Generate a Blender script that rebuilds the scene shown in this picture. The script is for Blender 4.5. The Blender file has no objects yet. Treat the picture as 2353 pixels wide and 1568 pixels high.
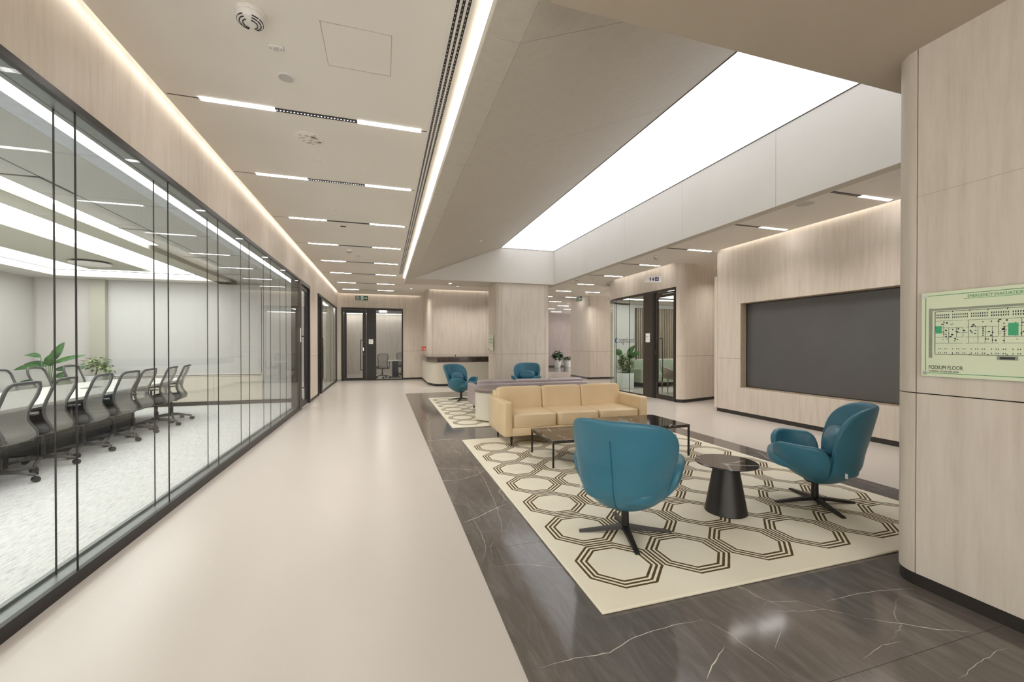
import bpy, bmesh, math, random
from mathutils import Vector, Matrix
random.seed(7)
PI = math.pi
SC = bpy.context.scene
COL = SC.collection

# ------------------------------------------------------------------ camera, world, exposure
cam_d = bpy.data.cameras.new('camera')
cam_d.sensor_fit = 'HORIZONTAL'
cam_d.sensor_width = 36.0
cam_d.lens = 36.0 * 955.0 / 2353.0
cam_d.clip_start = 0.02
cam_d.clip_end = 200
YAW = math.atan(293.5 / 955.0)
cam = bpy.data.objects.new('camera', cam_d)
COL.objects.link(cam)
cam.location = (0, 0, 1.4)
PITCH = math.radians(0.35)                       # looks very slightly down
cam.rotation_euler = (PI / 2 - PITCH, 0, -YAW)
cam_d.shift_y = (8.0 + 955 * math.tan(PITCH)) / 2353.0
SC.camera = cam

world = bpy.data.worlds.new('world')
SC.world = world
world.use_nodes = True
world.node_tree.nodes['Background'].inputs[0].default_value = (1.0, 0.95, 0.89, 1)
world.node_tree.nodes['Background'].inputs[1].default_value = 2.0

SC.view_settings.view_transform = 'Standard'
SC.view_settings.look = 'None'
SC.view_settings.exposure = 0.60
SC.view_settings.gamma = 1.0
SC.view_settings.use_curve_mapping = False
SC.cycles.use_denoising = True
SC.cycles.max_bounces = 8
SC.cycles.diffuse_bounces = 5
SC.cycles.glossy_bounces = 5
SC.cycles.transparent_max_bounces = 24
SC.cycles.caustics_reflective = False
SC.cycles.caustics_refractive = False
SC.cycles.sample_clamp_indirect = 4.0

L_PANEL = 1.12      # luminous stretch ceiling over the lounge
L_TRACK = 15.0      # linear ceiling lights
L_COVE = 5.0       # hidden cove strips
L_CONF = 3.4        # luminous ceiling of the meeting room
L_ROOM = 6.0        # light lines inside the far rooms


# ------------------------------------------------------------------ shader helpers
class NT:
    def __init__(s, name):
        s.m = bpy.data.materials.new(name)
        s.m.use_nodes = True
        s.t = s.m.node_tree
        s.b = s.t.nodes['Principled BSDF']
        s.out = s.t.nodes['Material Output']

    def n(s, kind, **kw):
        nd = s.t.nodes.new(kind)
        for k, v in kw.items():
            setattr(nd, k, v)
        return nd

    def link(s, a, b):
        s.t.links.new(a, b)

    def val(s, sock, v):
        if isinstance(v, (int, float, tuple, list)):
            sock.default_value = v
        else:
            s.link(v, sock)

    def math(s, op, a, b=None, c=None, clamp=False):
        nd = s.n('ShaderNodeMath', operation=op)
        nd.use_clamp = clamp
        s.val(nd.inputs[0], a)
        if b is not None:
            s.val(nd.inputs[1], b)
        if c is not None:
            s.val(nd.inputs[2], c)
        return nd.outputs[0]

    def pos(s, scale=(1, 1, 1), rot=(0, 0, 0), obj=False, loc=(0, 0, 0)):
        if obj:
            src = s.n('ShaderNodeTexCoord').outputs['Object']
        else:
            src = s.n('ShaderNodeNewGeometry').outputs['Position']
        mp = s.n('ShaderNodeMapping')
        s.link(src, mp.inputs[0])
        mp.inputs['Scale'].default_value = scale
        mp.inputs['Rotation'].default_value = rot
        mp.inputs['Location'].default_value = loc
        return mp.outputs[0]

    def noise(s, vec, scale, detail=4, rough=.55, dist=0.0):
        nd = s.n('ShaderNodeTexNoise')
        s.link(vec, nd.inputs['Vector'])
        nd.inputs['Scale'].default_value = scale
        nd.inputs['Detail'].default_value = detail
        nd.inputs['Roughness'].default_value = rough
        nd.inputs['Distortion'].default_value = dist
        return nd

    def ramp(s, fac, stops):
        nd = s.n('ShaderNodeValToRGB')
        s.link(fac, nd.inputs[0])
        el = nd.color_ramp.elements
        while len(el) < len(stops):
            el.new(0.5)
        for e, (p, c) in zip(el, stops):
            e.position = p
            e.color = (c[0], c[1], c[2], 1)
        return nd.outputs[0]

    def mix(s, fac, a, b):
        nd = s.n('ShaderNodeMix', data_type='RGBA')
        s.val(nd.inputs[0], fac)
        for sock, v in ((nd.inputs[6], a), (nd.inputs[7], b)):
            if isinstance(v, tuple):
                sock.default_value = (v[0], v[1], v[2], 1)
            else:
                s.link(v, sock)
        return nd.outputs[2]

    def bump(s, h, strength, dist=.002):
        nd = s.n('ShaderNodeBump')
        s.link(h, nd.inputs['Height'])
        nd.inputs['Strength'].default_value = strength
        nd.inputs['Distance'].default_value = dist
        s.link(nd.outputs[0], s.b.inputs['Normal'])

    def set(s, col=None, rough=None, metal=None, spec=None, coat=None):
        if col is not None:
            if isinstance(col, tuple):
                s.b.inputs['Base Color'].default_value = (col[0], col[1], col[2], 1)
            else:
                s.link(col, s.b.inputs['Base Color'])
        if rough is not None:
            s.val(s.b.inputs['Roughness'], rough)
        if metal is not None:
            s.b.inputs['Metallic'].default_value = metal
        if spec is not None:
            s.b.inputs['Specular IOR Level'].default_value = spec
        if coat is not None:
            s.b.inputs['Coat Weight'].default_value = coat
            s.b.inputs['Coat Roughness'].default_value = .05
        return s.m


def plain(name, col, rough=.5, metal=0.0, spec=.5, grain=.06, gscale=30):
    t = NT(name)
    nz = t.noise(t.pos(obj=True), gscale, 3)
    d = tuple(c * (1 - grain) for c in col)
    l = tuple(min(1, c * (1 + grain)) for c in col)
    return t.set(t.ramp(nz.outputs['Fac'], [(.35, d), (.65, l)]), rough, metal, spec)


def emis(name, col, strength):
    t = NT(name)
    e = t.n('ShaderNodeEmission')
    e.inputs[0].default_value = (col[0], col[1], col[2], 1)
    e.inputs[1].default_value = strength
    t.link(e.outputs[0], t.out.inputs[0])
    return t.m


def mat_panel(name, a, b, c, rough=.5):
    t = NT(name)
    p = t.pos((6.5, 6.5, .6))
    n1 = t.noise(p, 2.2, 6, .62, .3)
    n2 = t.noise(t.pos((26, 26, 2.6)), 3.0, 5, .65)
    n3 = t.noise(t.pos((1, 1, .5)), 1.1, 3, .5)
    c1 = t.ramp(n1.outputs['Fac'], [(.3, a), (.5, b), (.72, c)])
    f2 = t.math('MULTIPLY_ADD', n2.outputs['Fac'], 3.2, -1.35, True)
    c2 = t.mix(t.math('MULTIPLY', f2, .45), c1, c)
    f4 = t.math('MULTIPLY_ADD', n2.outputs['Fac'], -5.0, 1.75, True)
    c2 = t.mix(t.math('MULTIPLY', f4, .5), c2, tuple(v * .72 for v in a))
    f3 = t.math('MULTIPLY', n3.outputs['Fac'], .30)
    c3 = t.mix(f3, c2, a)
    t.bump(n2.outputs['Fac'], .05, .002)
    return t.set(c3, rough, 0, .35)


def mat_paint(name, col, rough=.75):
    t = NT(name)
    n1 = t.noise(t.pos(), 1.3, 3, .5)
    d = tuple(x * .965 for x in col)
    return t.set(t.ramp(n1.outputs['Fac'], [(.35, d), (.65, col)]), rough, 0, .3)


def mat_creamfloor():
    t = NT('cream_marble_floor')
    n1 = t.noise(t.pos((1, .8, 1), loc=(3.1, 2.7, .37)), .9, 3, .5, 0)
    n2 = t.noise(t.pos((3.2, 1.6, 1), (0, 0, .5)), 3.0, 7, .68, .6)
    base = t.ramp(n1.outputs['Fac'], [(.2, (.535, .49, .447)), (.8, (.55, .508, .462))])
    v = t.math('SUBTRACT', n2.outputs['Fac'], .5)
    v = t.math('ABSOLUTE', v)
    v = t.math('MULTIPLY_ADD', v, -160.0, 1.0, True)
    n3 = t.noise(t.pos((9, 3, 1), (0, 0, .4), loc=(0, 0, .41)), 3.0, 3, .5)
    v = t.math('MULTIPLY_ADD', n3.outputs['Fac'], 9.0, -6.1, True)
    v = t.math('MULTIPLY', v, .22)
    col = t.mix(v, base, (.66, .62, .565))
    return t.set(col, .235, 0, .32)


def mat_darkmarble():
    t = NT('dark_grey_marble')
    ns = t.noise(t.pos((6.5, 1.3, 1), loc=(0, 0, .3)), 2.3, 7, .66, .8)
    nb = t.noise(t.pos(), 1.4, 5, .6, .4)
    c1 = t.ramp(ns.outputs['Fac'], [(.28, (.080, .068, .060)), (.5, (.130, .112, .100)), (.72, (.215, .192, .178))])
    c2 = t.mix(t.math('MULTIPLY', nb.outputs['Fac'], .7), c1, (.145, .130, .120))

    def veins(scale, off, width, dens):
        p = t.pos((1, 1, 0), (0, 0, off))
        d = t.noise(p, 1.7, 4, .6)
        add = t.n('ShaderNodeVectorMath', operation='MULTIPLY_ADD')
        t.link(d.outputs['Color'], add.inputs[0])
        add.inputs[1].default_value = (.35, .35, 0)
        t.link(p, add.inputs[2])
        vo = t.n('ShaderNodeTexVoronoi', feature='DISTANCE_TO_EDGE')
        t.link(add.outputs[0], vo.inputs['Vector'])
        vo.inputs['Scale'].default_value = scale
        m = t.math('DIVIDE', vo.outputs['Distance'], width)
        m = t.math('SUBTRACT', 1.0, m, None, True)
        g = t.noise(p, .9, 2, .5)
        g2 = t.math('MULTIPLY_ADD', g.outputs['Fac'], 6.0, -6.0 * dens, True)
        return t.math('MULTIPLY', m, g2)
    v1 = veins(.62, .35, .0034, .46)
    v2 = veins(1.6, 1.2, .006, .50)
    c3 = t.mix(t.math('MULTIPLY', v2, .28), c2, (.42, .37, .31))
    c4 = t.mix(t.math('MULTIPLY', v1, .85), c3, (.72, .68, .62))
    r = t.math('MULTIPLY_ADD', nb.outputs['Fac'], .08, .06)
    return t.set(c4, r, 0, .5)


def mat_rug(name, x0, y0, nx, ny, pitch):
    t = NT(name)
    g = t.n('ShaderNodeNewGeometry')
    sep = t.n('ShaderNodeSeparateXYZ')
    wob = t.noise(g.outputs['Position'], 60, 2, .5)
    t.link(g.outputs['Position'], sep.inputs[0])

    def cell(sock, o):
        a = t.math('SUBTRACT', sock, o)
        a = t.math('DIVIDE', a, pitch)
        a = t.math('ADD', a, .5)
        return a
    ax, ay = cell(sep.outputs[0], x0), cell(sep.outputs[1], y0)

    def inside(a, n):
        return t.math('MULTIPLY', t.math('GREATER_THAN', a, 0.0), t.math('LESS_THAN', a, float(n)))
    mask = t.math('MULTIPLY', inside(ax, nx), inside(ay, ny))

    def fr(a):
        f = t.math('FRACT', a)
        f = t.math('SUBTRACT', f, .5)
        f = t.math('ABSOLUTE', f)
        return t.math('MULTIPLY', f, pitch)
    fx, fy = fr(ax), fr(ay)
    m = t.math('MAXIMUM', fx, fy)
    dg = t.math('MULTIPLY', t.math('ADD', fx, fy), .70711)
    m = t.math('MAXIMUM', m, dg)
    m = t.math('ADD', m, t.math('MULTIPLY_ADD', wob.outputs['Fac'], .004, -.002))
    tot = None
    for r in (.247, .217, .187):
        d = t.math('ABSOLUTE', t.math('SUBTRACT', m, r))
        l = t.math('LESS_THAN', d, .0078)
        tot = l if tot is None else t.math('MAXIMUM', tot, l)
    tot = t.math('MULTIPLY', tot, mask)
    nb = t.noise(g.outputs['Position'], 2.0, 3, .5)
    nf = t.noise(g.outputs['Position'], 240, 2, .6)
    base = t.ramp(nb.outputs['Fac'], [(.3, (.77, .72, .58)), (.7, (.83, .79, .67))])
    base = t.mix(t.math('MULTIPLY', nf.outputs['Fac'], .25), base, (.55, .50, .40))
    col = t.mix(tot, base, (.105, .072, .030))
    h = t.math('MULTIPLY_ADD', tot, -.6, nf.outputs['Fac'])
    t.bump(h, .35, .004)
    return t.set(col, .95, 0, .1)


def mat_carpet():
    t = NT('streaked_grey_carpet')
    n1 = t.noise(t.pos((14, 1.6, 1), (0, 0, .2)), 5, 5, .7)
    n2 = t.noise(t.pos((22, 2.4, 1), (0, 0, .2)), 6, 3, .7)
    c = t.ramp(n1.outputs['Fac'], [(.30, (.42, .43, .45)), (.48, (.66, .66, .65)), (.75, (.80, .80, .78))])
    m = t.math('MULTIPLY_ADD', n2.outputs['Fac'], 12.0, -7.3, True)
    c = t.mix(t.math('MULTIPLY', m, .85), c, (.13, .14, .19))
    return t.set(c, .95, 0, .1)


def mat_glass(name, tint=(.983, .99, .987), base=.008, k=.42):
    t = NT(name)
    g = t.n('ShaderNodeNewGeometry')
    dt = t.n('ShaderNodeVectorMath', operation='DOT_PRODUCT')
    t.link(g.outputs['Normal'], dt.inputs[0])
    t.link(g.outputs['Incoming'], dt.inputs[1])
    a = t.math('ABSOLUTE', dt.outputs['Value'])
    a = t.math('SUBTRACT', 1.0, a)
    a = t.math('POWER', a, 5.0)
    f = t.math('MULTIPLY_ADD', a, k, base, True)
    tr = t.n('ShaderNodeBsdfTransparent')
    tr.inputs[0].default_value = (*tint, 1)
    gl = t.n('ShaderNodeBsdfGlossy')
    gl.inputs['Roughness'].default_value = 0.0
    mx = t.n('ShaderNodeMixShader')
    t.link(f, mx.inputs[0])
    t.link(tr.outputs[0], mx.inputs[1])
    t.link(gl.outputs[0], mx.inputs[2])
    t.link(mx.outputs[0], t.out.inputs[0])
    return t.m


def mat_meshcloth(name, col, fac):
    t = NT(name)
    t.set(col, .6, 0, .3)
    tr = t.n('ShaderNodeBsdfTransparent')
    mx = t.n('ShaderNodeMixShader')
    p = t.noise(t.pos(obj=True), 400, 1, .5)
    f = t.math('MULTIPLY_ADD', p.outputs['Fac'], .2, fac - .1)
    t.link(f, mx.inputs[0])
    t.link(tr.outputs[0], mx.inputs[1])
    t.link(t.b.outputs[0], mx.inputs[2])
    t.link(mx.outputs[0], t.out.inputs[0])
    return t.m


def mat_blackmarble():
    t = NT('black_veined_stone')
    p = t.pos((1, 1, 0), (0, 0, .5))
    d = t.noise(p, 6, 5, .65)
    add = t.n('ShaderNodeVectorMath', operation='MULTIPLY_ADD')
    t.link(d.outputs['Color'], add.inputs[0])
    add.inputs[1].default_value = (.09, .09, 0)
    t.link(p, add.inputs[2])
    vo = t.n('ShaderNodeTexVoronoi', feature='DISTANCE_TO_EDGE')
    t.link(add.outputs[0], vo.inputs['Vector'])
    vo.inputs['Scale'].default_value = 1.9
    m = t.math('SUBTRACT', 1.0, t.math('DIVIDE', vo.outputs['Distance'], .016), None, True)
    g = t.noise(p, 3.0, 2, .5)
    m = t.math('MULTIPLY', m, t.math('MULTIPLY_ADD', g.outputs['Fac'], 7.0, -3.2, True))
    return t.set(t.mix(m, (.030, .024, .024), (.80, .77, .73)), .06, 0, .8)


def mat_leather(name, a, b, rough=.38, scale=220):
    t = NT(name)
    n1 = t.noise(t.pos(obj=True), 3, 3, .5)
    vo = t.n('ShaderNodeTexVoronoi')
    t.link(t.pos(obj=True), vo.inputs['Vector'])
    vo.inputs['Scale'].default_value = scale
    t.bump(vo.outputs['Distance'], .12, .001)
    return t.set(t.ramp(n1.outputs['Fac'], [(.35, a), (.65, b)]), rough, 0, .45)


def mat_leaf(name, a, b):
    t = NT(name)
    n1 = t.noise(t.pos((1, 1, 1), obj=True), 14, 4, .6)
    return t.set(t.ramp(n1.outputs['Fac'], [(.35, a), (.65, b)]), .35, 0, .5)


M = {}
M['panel'] = mat_panel('beige_streaked_panel', (.60, .53, .455), (.68, .61, .53), (.74, .675, .60))
M['panel_joint'] = plain('dark_panel_joint', (.012, .009, .008), .8)
M['ceiling'] = mat_paint('cream_ceiling_paint', (.79, .745, .68))
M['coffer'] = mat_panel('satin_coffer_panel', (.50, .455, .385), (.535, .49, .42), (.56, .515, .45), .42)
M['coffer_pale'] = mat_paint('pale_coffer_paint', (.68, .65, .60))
M['beam'] = mat_paint('shaded_beam_paint', (.46, .395, .315))  # shade on the beam's underside is put into this darker brown
M['floor'] = mat_creamfloor()
M['marble'] = mat_darkmarble()
M['grout'] = plain('floor_grout', (.10, .09, .08), .8)
M['rug'] = mat_rug('octagon_rug_wool', 1.41, 2.30, 6, 7, .52)
M['rug2'] = mat_rug('octagon_rug_wool_far', 1.41, 7.26, 6, 7, .52)
M['carpet'] = mat_carpet()
M['glass'] = mat_glass('clear_glass')
M['glass_green'] = mat_glass('greenish_glass', (.94, .975, .955))
M['black'] = plain('black_metal', (.022, .019, .018), .38, .3, .5)
M['bronze'] = plain('dark_bronze_metal', (.062, .050, .042), .42, .4, .5)
M['sill'] = plain('grey_sill_metal', (.20, .215, .21), .35, .6, .5)
M['base'] = plain('black_skirting', (.028, .023, .02), .45)
M['chrome'] = plain('brushed_steel', (.62, .62, .62), .25, 1.0)
M['white'] = plain('white_plastic', (.72, .70, .67), .45, grain=.03)
M['whitelam'] = plain('cream_laminate', (.70, .66, .56), .4, grain=.03)
M['stone_top'] = plain('brown_stone_top', (.22, .18, .15), .18, 0, .6, .15, 8)
M['teal'] = mat_leather('teal_leather', (.036, .158, .232), (.046, .185, .268), .36)
M['seam'] = plain('teal_seam', (.012, .10, .15), .5)
M['tan'] = mat_leather('tan_leather', (.67, .515, .315), (.72, .565, .36), .34)
M['mauve'] = mat_leather('mauve_leather', (.36, .31, .31), (.41, .355, .355), .45)
M['green_sofa'] = mat_leather('pale_green_leather', (.29, .33, .25), (.33, .37, .28), .5)
M['blackmarble'] = mat_blackmarble()
M['screen'] = plain('dark_led_screen', (.095, .095, .098), .26, 0, 1.0, .03, 3)
M['frame_tan'] = plain('tan_reveal', (.36, .29, .21), .5)
M['blind'] = mat_paint('pale_roller_blind', (.60, .595, .585))
M['blind_warm'] = mat_paint('warm_roller_blind', (.60, .57, .55))
M['confwall'] = mat_paint('pale_meeting_room_wall', (.62, .60, .57))
M['confbeam'] = mat_paint('olive_grey_column_paint', (.46, .45, .38))
M['conftile'] = mat_paint('grey_ceiling_tile', (.46, .465, .45))
M['tabletop'] = plain('white_table_top', (.78, .77, .73), .3, grain=.02)
M['tabledark'] = plain('charcoal_panel', (.05, .052, .058), .45)
M['meshcloth'] = mat_meshcloth('grey_mesh_back', (.36, .35, .33), .62)
M['meshpale'] = mat_meshcloth('pale_mesh_back', (.50, .49, .46), .9)
M['charframe'] = plain('charcoal_chair_frame', (.085, .08, .08), .4)
M['seatcloth'] = plain('charcoal_seat_cloth', (.10, .10, .10), .9, gscale=120)
M['leaf'] = mat_leaf('bright_leaf', (.03, .10, .025), (.075, .20, .05))
M['leafdark'] = mat_leaf('dark_leaf', (.02, .07, .03), (.05, .13, .05))
M['leafvar'] = mat_leaf('pale_variegated_leaf', (.10, .18, .05), (.34, .40, .20))
M['stem'] = plain('plant_stem', (.10, .16, .06), .5)
M['soil'] = plain('potting_soil', (.05, .035, .025), .9)
M['planter'] = plain('white_planter', (.72, .74, .72), .35, grain=.02)
M['slat'] = mat_panel('wood_slat', (.28, .22, .16), (.36, .29, .22), (.42, .35, .27))
M['slatback'] = plain('slat_backing', (.16, .13, .10), .8)
M['signgreen'] = plain('exit_sign_green', (.01, .10, .045), .4)
M['signwhite'] = plain('sign_white_print', (.85, .86, .84), .5, grain=.01)
M['signblue'] = plain('navy_print', (.02, .02, .16), .5)
M['signred'] = plain('red_print', (.62, .035, .02), .5)
M['board'] = plain('pale_green_board', (.74, .82, .60), .12, 0, .6, .02, 4)
M['boardline'] = plain('green_print', (.03, .28, .10), .4)
M['boardgreen'] = plain('mid_green_print', (.06, .42, .20), .4)
M['print_dark'] = plain('dark_print', (.04, .045, .05), .5)
M['print_grey'] = plain('grey_print', (.30, .33, .26), .5)
M['logoblue'] = plain('blue_logo_vinyl', (.05, .10, .30), .5)
M['logogrey'] = plain('dark_grey_vinyl', (.10, .11, .14), .5)
M['chairwood'] = plain('brown_wood', (.28, .17, .09), .4, gscale=8)
M['taupecloth'] = plain('taupe_upholstery', (.40, .33, .27), .8)
M['E_panel'] = emis('luminous_ceiling', (.965, .97, 1.0), L_PANEL)
M['E_track'] = emis('linear_light_diffuser', (1, .965, .95), L_TRACK)
M['E_cove'] = emis('warm_cove_light', (1, .93, .83), L_COVE)
M['E_conf'] = emis('meeting_room_luminous_panel', (.99, 1.0, .97), L_CONF)
M['E_room'] = emis('room_light_line', (1, .98, .95), L_ROOM)
M["E_spot"] = emis("spot_lens", (.95, .93, 1.0), 2.2)


# ------------------------------------------------------------------ mesh helpers
def bm_new():
    return bmesh.new()


def finish(bm, name, mat, parent=None, loc=None, smooth=False, recalc=True, **props):
    if recalc:
        bmesh.ops.recalc_face_normals(bm, faces=bm.faces)
    me = bpy.data.meshes.new(name)
    bm.to_mesh(me)
    bm.free()
    if mat is not None:
        me.materials.append(mat)
    if smooth:
        me.polygons.foreach_set('use_smooth', [True] * len(me.polygons))
        if smooth != 'all':
            me.set_sharp_from_angle(angle=math.radians(smooth if not isinstance(smooth, bool) else 40))
    o = bpy.data.objects.new(name, me)
    COL.objects.link(o)
    if parent is not None:
        o.parent = parent
    if loc is not None:
        o.location = loc
    for k, v in props.items():
        o[k] = v
    return o


def root(name, loc=(0, 0, 0), rz=0, label=None, cat=None, group=None, kind=None):
    o = bpy.data.objects.new(name, None)
    COL.objects.link(o)
    o.empty_display_size = .1
    o.location = loc
    o.rotation_euler = (0, 0, rz)
    if label:
        o['label'] = label
    if cat:
        o['category'] = cat
    if group:
        o['group'] = group
    if kind:
        o['kind'] = kind
    return o


def tagit(o, label, cat, group=None):
    o['label'] = label
    o['category'] = cat
    if group:
        o['group'] = group
    return o


def clone(r, loc, rz, label, group=None):
    c = r.copy()
    COL.objects.link(c)
    c.location = loc
    c.rotation_euler = (0, 0, rz)
    c['label'] = label
    if group:
        c['group'] = group
    for ch in list(r.children):
        k = ch.copy()
        COL.objects.link(k)
        k.parent = c
        for g in list(ch.children):
            q = g.copy()
            COL.objects.link(q)
            q.parent = k
    return c


def box(bm, x0, x1, y0, y1, z0, z1, bev=0, seg=2, mtx=None):
    vs = [bm.verts.new((x, y, z)) for z in (z0, z1) for y in (y0, y1) for x in (x0, x1)]
    f = [(0, 2, 3, 1), (4, 5, 7, 6), (0, 1, 5, 4), (2, 6, 7, 3), (0, 4, 6, 2), (1, 3, 7, 5)]
    fs = [bm.faces.new([vs[i] for i in q]) for q in f]
    if bev:
        es = set()
        for q in fs:
            es.update(q.edges)
        r = bmesh.ops.bevel(bm, geom=list(es), offset=bev, segments=seg, affect='EDGES', profile=.5)
        if mtx is not None:
            bmesh.ops.transform(bm, matrix=mtx, verts=list({v for g in r['faces'] for v in g.verts}))
    elif mtx is not None:
        bmesh.ops.transform(bm, matrix=mtx, verts=vs)
    return bm


def prism(bm, pts, z0, z1):
    a = [bm.verts.new((x, y, z0)) for x, y in pts]
    b = [bm.verts.new((x, y, z1)) for x, y in pts]
    n = len(pts)
    bm.faces.new(a[::-1])
    bm.faces.new(b)
    for i in range(n):
        j = (i + 1) % n
        bm.faces.new((a[i], a[j], b[j], b[i]))
    return bm


def offs(pts, d):
    """offset an open polyline by d to its right side"""
    out = []
    n = len(pts)
    for i in range(n):
        dirs = []
        if i > 0:
            dirs.append((Vector(pts[i]) - Vector(pts[i - 1])).normalized())
        if i < n - 1:
            dirs.append((Vector(pts[i + 1]) - Vector(pts[i])).normalized())
        t = sum(dirs, Vector((0, 0)))
        t.normalize()
        c = max(.3, t.dot(dirs[0]))
        out.append((pts[i][0] + t.y * d / c, pts[i][1] - t.x * d / c))
    return out


def ribbon(bm, pts, z0, z1, th, off=0.0):
    a = offs(pts, off) if off else list(pts)
    b = offs(pts, off + th)
    n = len(pts)
    va = [[bm.verts.new((x, y, z)) for x, y in a] for z in (z0, z1)]
    vb = [[bm.verts.new((x, y, z)) for x, y in b] for z in (z0, z1)]
    for i in range(n - 1):
        bm.faces.new((va[0][i], va[0][i + 1], va[1][i + 1], va[1][i]))
        bm.faces.new((vb[0][i + 1], vb[0][i], vb[1][i], vb[1][i + 1]))
        bm.faces.new((va[1][i], va[1][i + 1], vb[1][i + 1], vb[1][i]))
        bm.faces.new((va[0][i + 1], va[0][i], vb[0][i], vb[0][i + 1]))
    bm.faces.new((va[0][0], va[1][0], vb[1][0], vb[0][0]))
    bm.faces.new((va[0][-1], vb[0][-1], vb[1][-1], va[1][-1]))
    return bm


def arc(cx, cy, r, a0, a1, n=8):
    return [(cx + r * math.cos(math.radians(a0 + (a1 - a0) * i / n)), cy + r * math.sin(math.radians(a0 + (a1 - a0) * i / n))) for i in range(n + 1)]


def cyl(bm, x, y, z0, z1, r0, r1=None, n=20, caps=True):
    r1 = r0 if r1 is None else r1
    a = [bm.verts.new((x + r0 * math.cos(2 * PI * i / n), y + r0 * math.sin(2 * PI * i / n), z0)) for i in range(n)]
    b = [bm.verts.new((x + r1 * math.cos(2 * PI * i / n), y + r1 * math.sin(2 * PI * i / n), z1)) for i in range(n)]
    for i in range(n):
        j = (i + 1) % n
        bm.faces.new((a[i], a[j], b[j], b[i]))
    if caps:
        bm.faces.new(a[::-1])
        bm.faces.new(b)
    return bm


def lathe(bm, prof, x=0, y=0, n=32):
    rings = []
    for r, z in prof:
        rings.append([bm.verts.new((x + r * math.cos(2 * PI * i / n), y + r * math.sin(2 * PI * i / n), z)) for i in range(n)])
    for k in range(len(rings) - 1):
        for i in range(n):
            j = (i + 1) % n
            bm.faces.new((rings[k][i], rings[k][j], rings[k + 1][j], rings[k + 1][i]))
    bm.faces.new(rings[0][::-1])
    bm.faces.new(rings[-1])
    return bm


def tube(bm, pts, r, n=8, closed=False, flat=1.0):
    pts = [Vector(p) for p in pts]
    N = len(pts)
    rings = []
    up = None
    for i, p in enumerate(pts):
        if closed:
            d = pts[(i + 1) % N] - pts[i - 1]
        else:
            d = pts[min(i + 1, N - 1)] - pts[max(i - 1, 0)]
        d.normalize()
        if up is None:
            up = Vector((0, 0, 1)) if abs(d.z) < .9 else Vector((0, 1, 0))
        s = d.cross(up).normalized()
        up = s.cross(d).normalized()
        rr = r[i] if isinstance(r, (list, tuple)) else r
        rings.append([bm.verts.new(p + s * (math.cos(2 * PI * k / n) * rr) + up * (math.sin(2 * PI * k / n) * rr * flat)) for k in range(n)])
    for i in range(N if closed else N - 1):
        a, b = rings[i], rings[(i + 1) % N]
        for k in range(n):
            j = (k + 1) % n
            bm.faces.new((a[k], a[j], b[j], b[k]))
    if not closed:
        bm.faces.new(rings[0][::-1])
        bm.faces.new(rings[-1])
    return bm


def superell(bm, cx, cy, cz, a, b, c, e1=.35, e2=.35, nu=32, nv=16, mtx=None):
    def sp(w, e):
        return math.copysign(abs(w) ** e, w)
    rows = []
    for j in range(1, nv):
        v = -PI / 2 + PI * j / nv
        rows.append([bm.verts.new((a * sp(math.cos(v), e1) * sp(math.cos(2 * PI * i / nu), e2),
                                   b * sp(math.cos(v), e1) * sp(math.sin(2 * PI * i / nu), e2),
                                   c * sp(math.sin(v), e1))) for i in range(nu)])
    s = bm.verts.new((0, 0, -c))
    t = bm.verts.new((0, 0, c))
    for j in range(len(rows) - 1):
        for i in range(nu):
            k = (i + 1) % nu
            bm.faces.new((rows[j][i], rows[j][k], rows[j + 1][k], rows[j + 1][i]))
    for i in range(nu):
        k = (i + 1) % nu
        bm.faces.new((s, rows[0][k], rows[0][i]))
        bm.faces.new((t, rows[-1][i], rows[-1][k]))
    vs = [s, t] + [v for r in rows for v in r]
    m = Matrix.Translation((cx, cy, cz)) @ (mtx or Matrix.Identity(4))
    bmesh.ops.transform(bm, matrix=m, verts=vs)
    return bm


def text_obj(body, size, name, mat, parent, mtx, depth=.0006, align='LEFT', sx=1.0):
    cu = bpy.data.curves.new(name, 'FONT')
    cu.body = body
    cu.size = size
    cu.align_x = align
    cu.align_y = 'BOTTOM_BASELINE'
    cu.extrude = depth
    cu.resolution_u = 3
    tmp = bpy.data.objects.new(name + '_src', cu)
    COL.objects.link(tmp)
    dg = bpy.context.evaluated_depsgraph_get()
    me = bpy.data.meshes.new_from_object(tmp.evaluated_get(dg))
    COL.objects.unlink(tmp)
    bpy.data.objects.remove(tmp)
    me.transform(mtx @ Matrix.Diagonal((sx, 1, 1, 1)))
    me.materials.clear()
    me.materials.append(mat)
    o = bpy.data.objects.new(name, me)
    COL.objects.link(o)
    o.parent = parent
    return o


def frame_mtx(origin, right, up):
    r = Vector(right).normalized()
    u = Vector(up).normalized()
    n = r.cross(u)
    return Matrix(((r.x, u.x, n.x, origin[0]), (r.y, u.y, n.y, origin[1]), (r.z, u.z, n.z, origin[2]), (0, 0, 0, 1)))


def bxm(bm, mtx, u0, u1, v0, v1, w0, w1):
    return box(bm, u0, u1, v0, v1, w0, w1, mtx=mtx)


# ================================================================== FLOOR
bm = prism(bm_new(), [(-1.73, -3), (14, -3), (14, 27), (-1.73, 27)], -.12, 0)
floor = finish(bm, 'floor', M['floor'], kind='structure')
# dark marble field, slab by slab, with hairline joints over a dark bed
xs0, xs1, yfar = .57, 4.74, 12.2


def marble_poly(x0, x1, y0, y1):
    return [(x0, y0), (x1, y0), (x1, y1), (x0, y1)]


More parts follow.
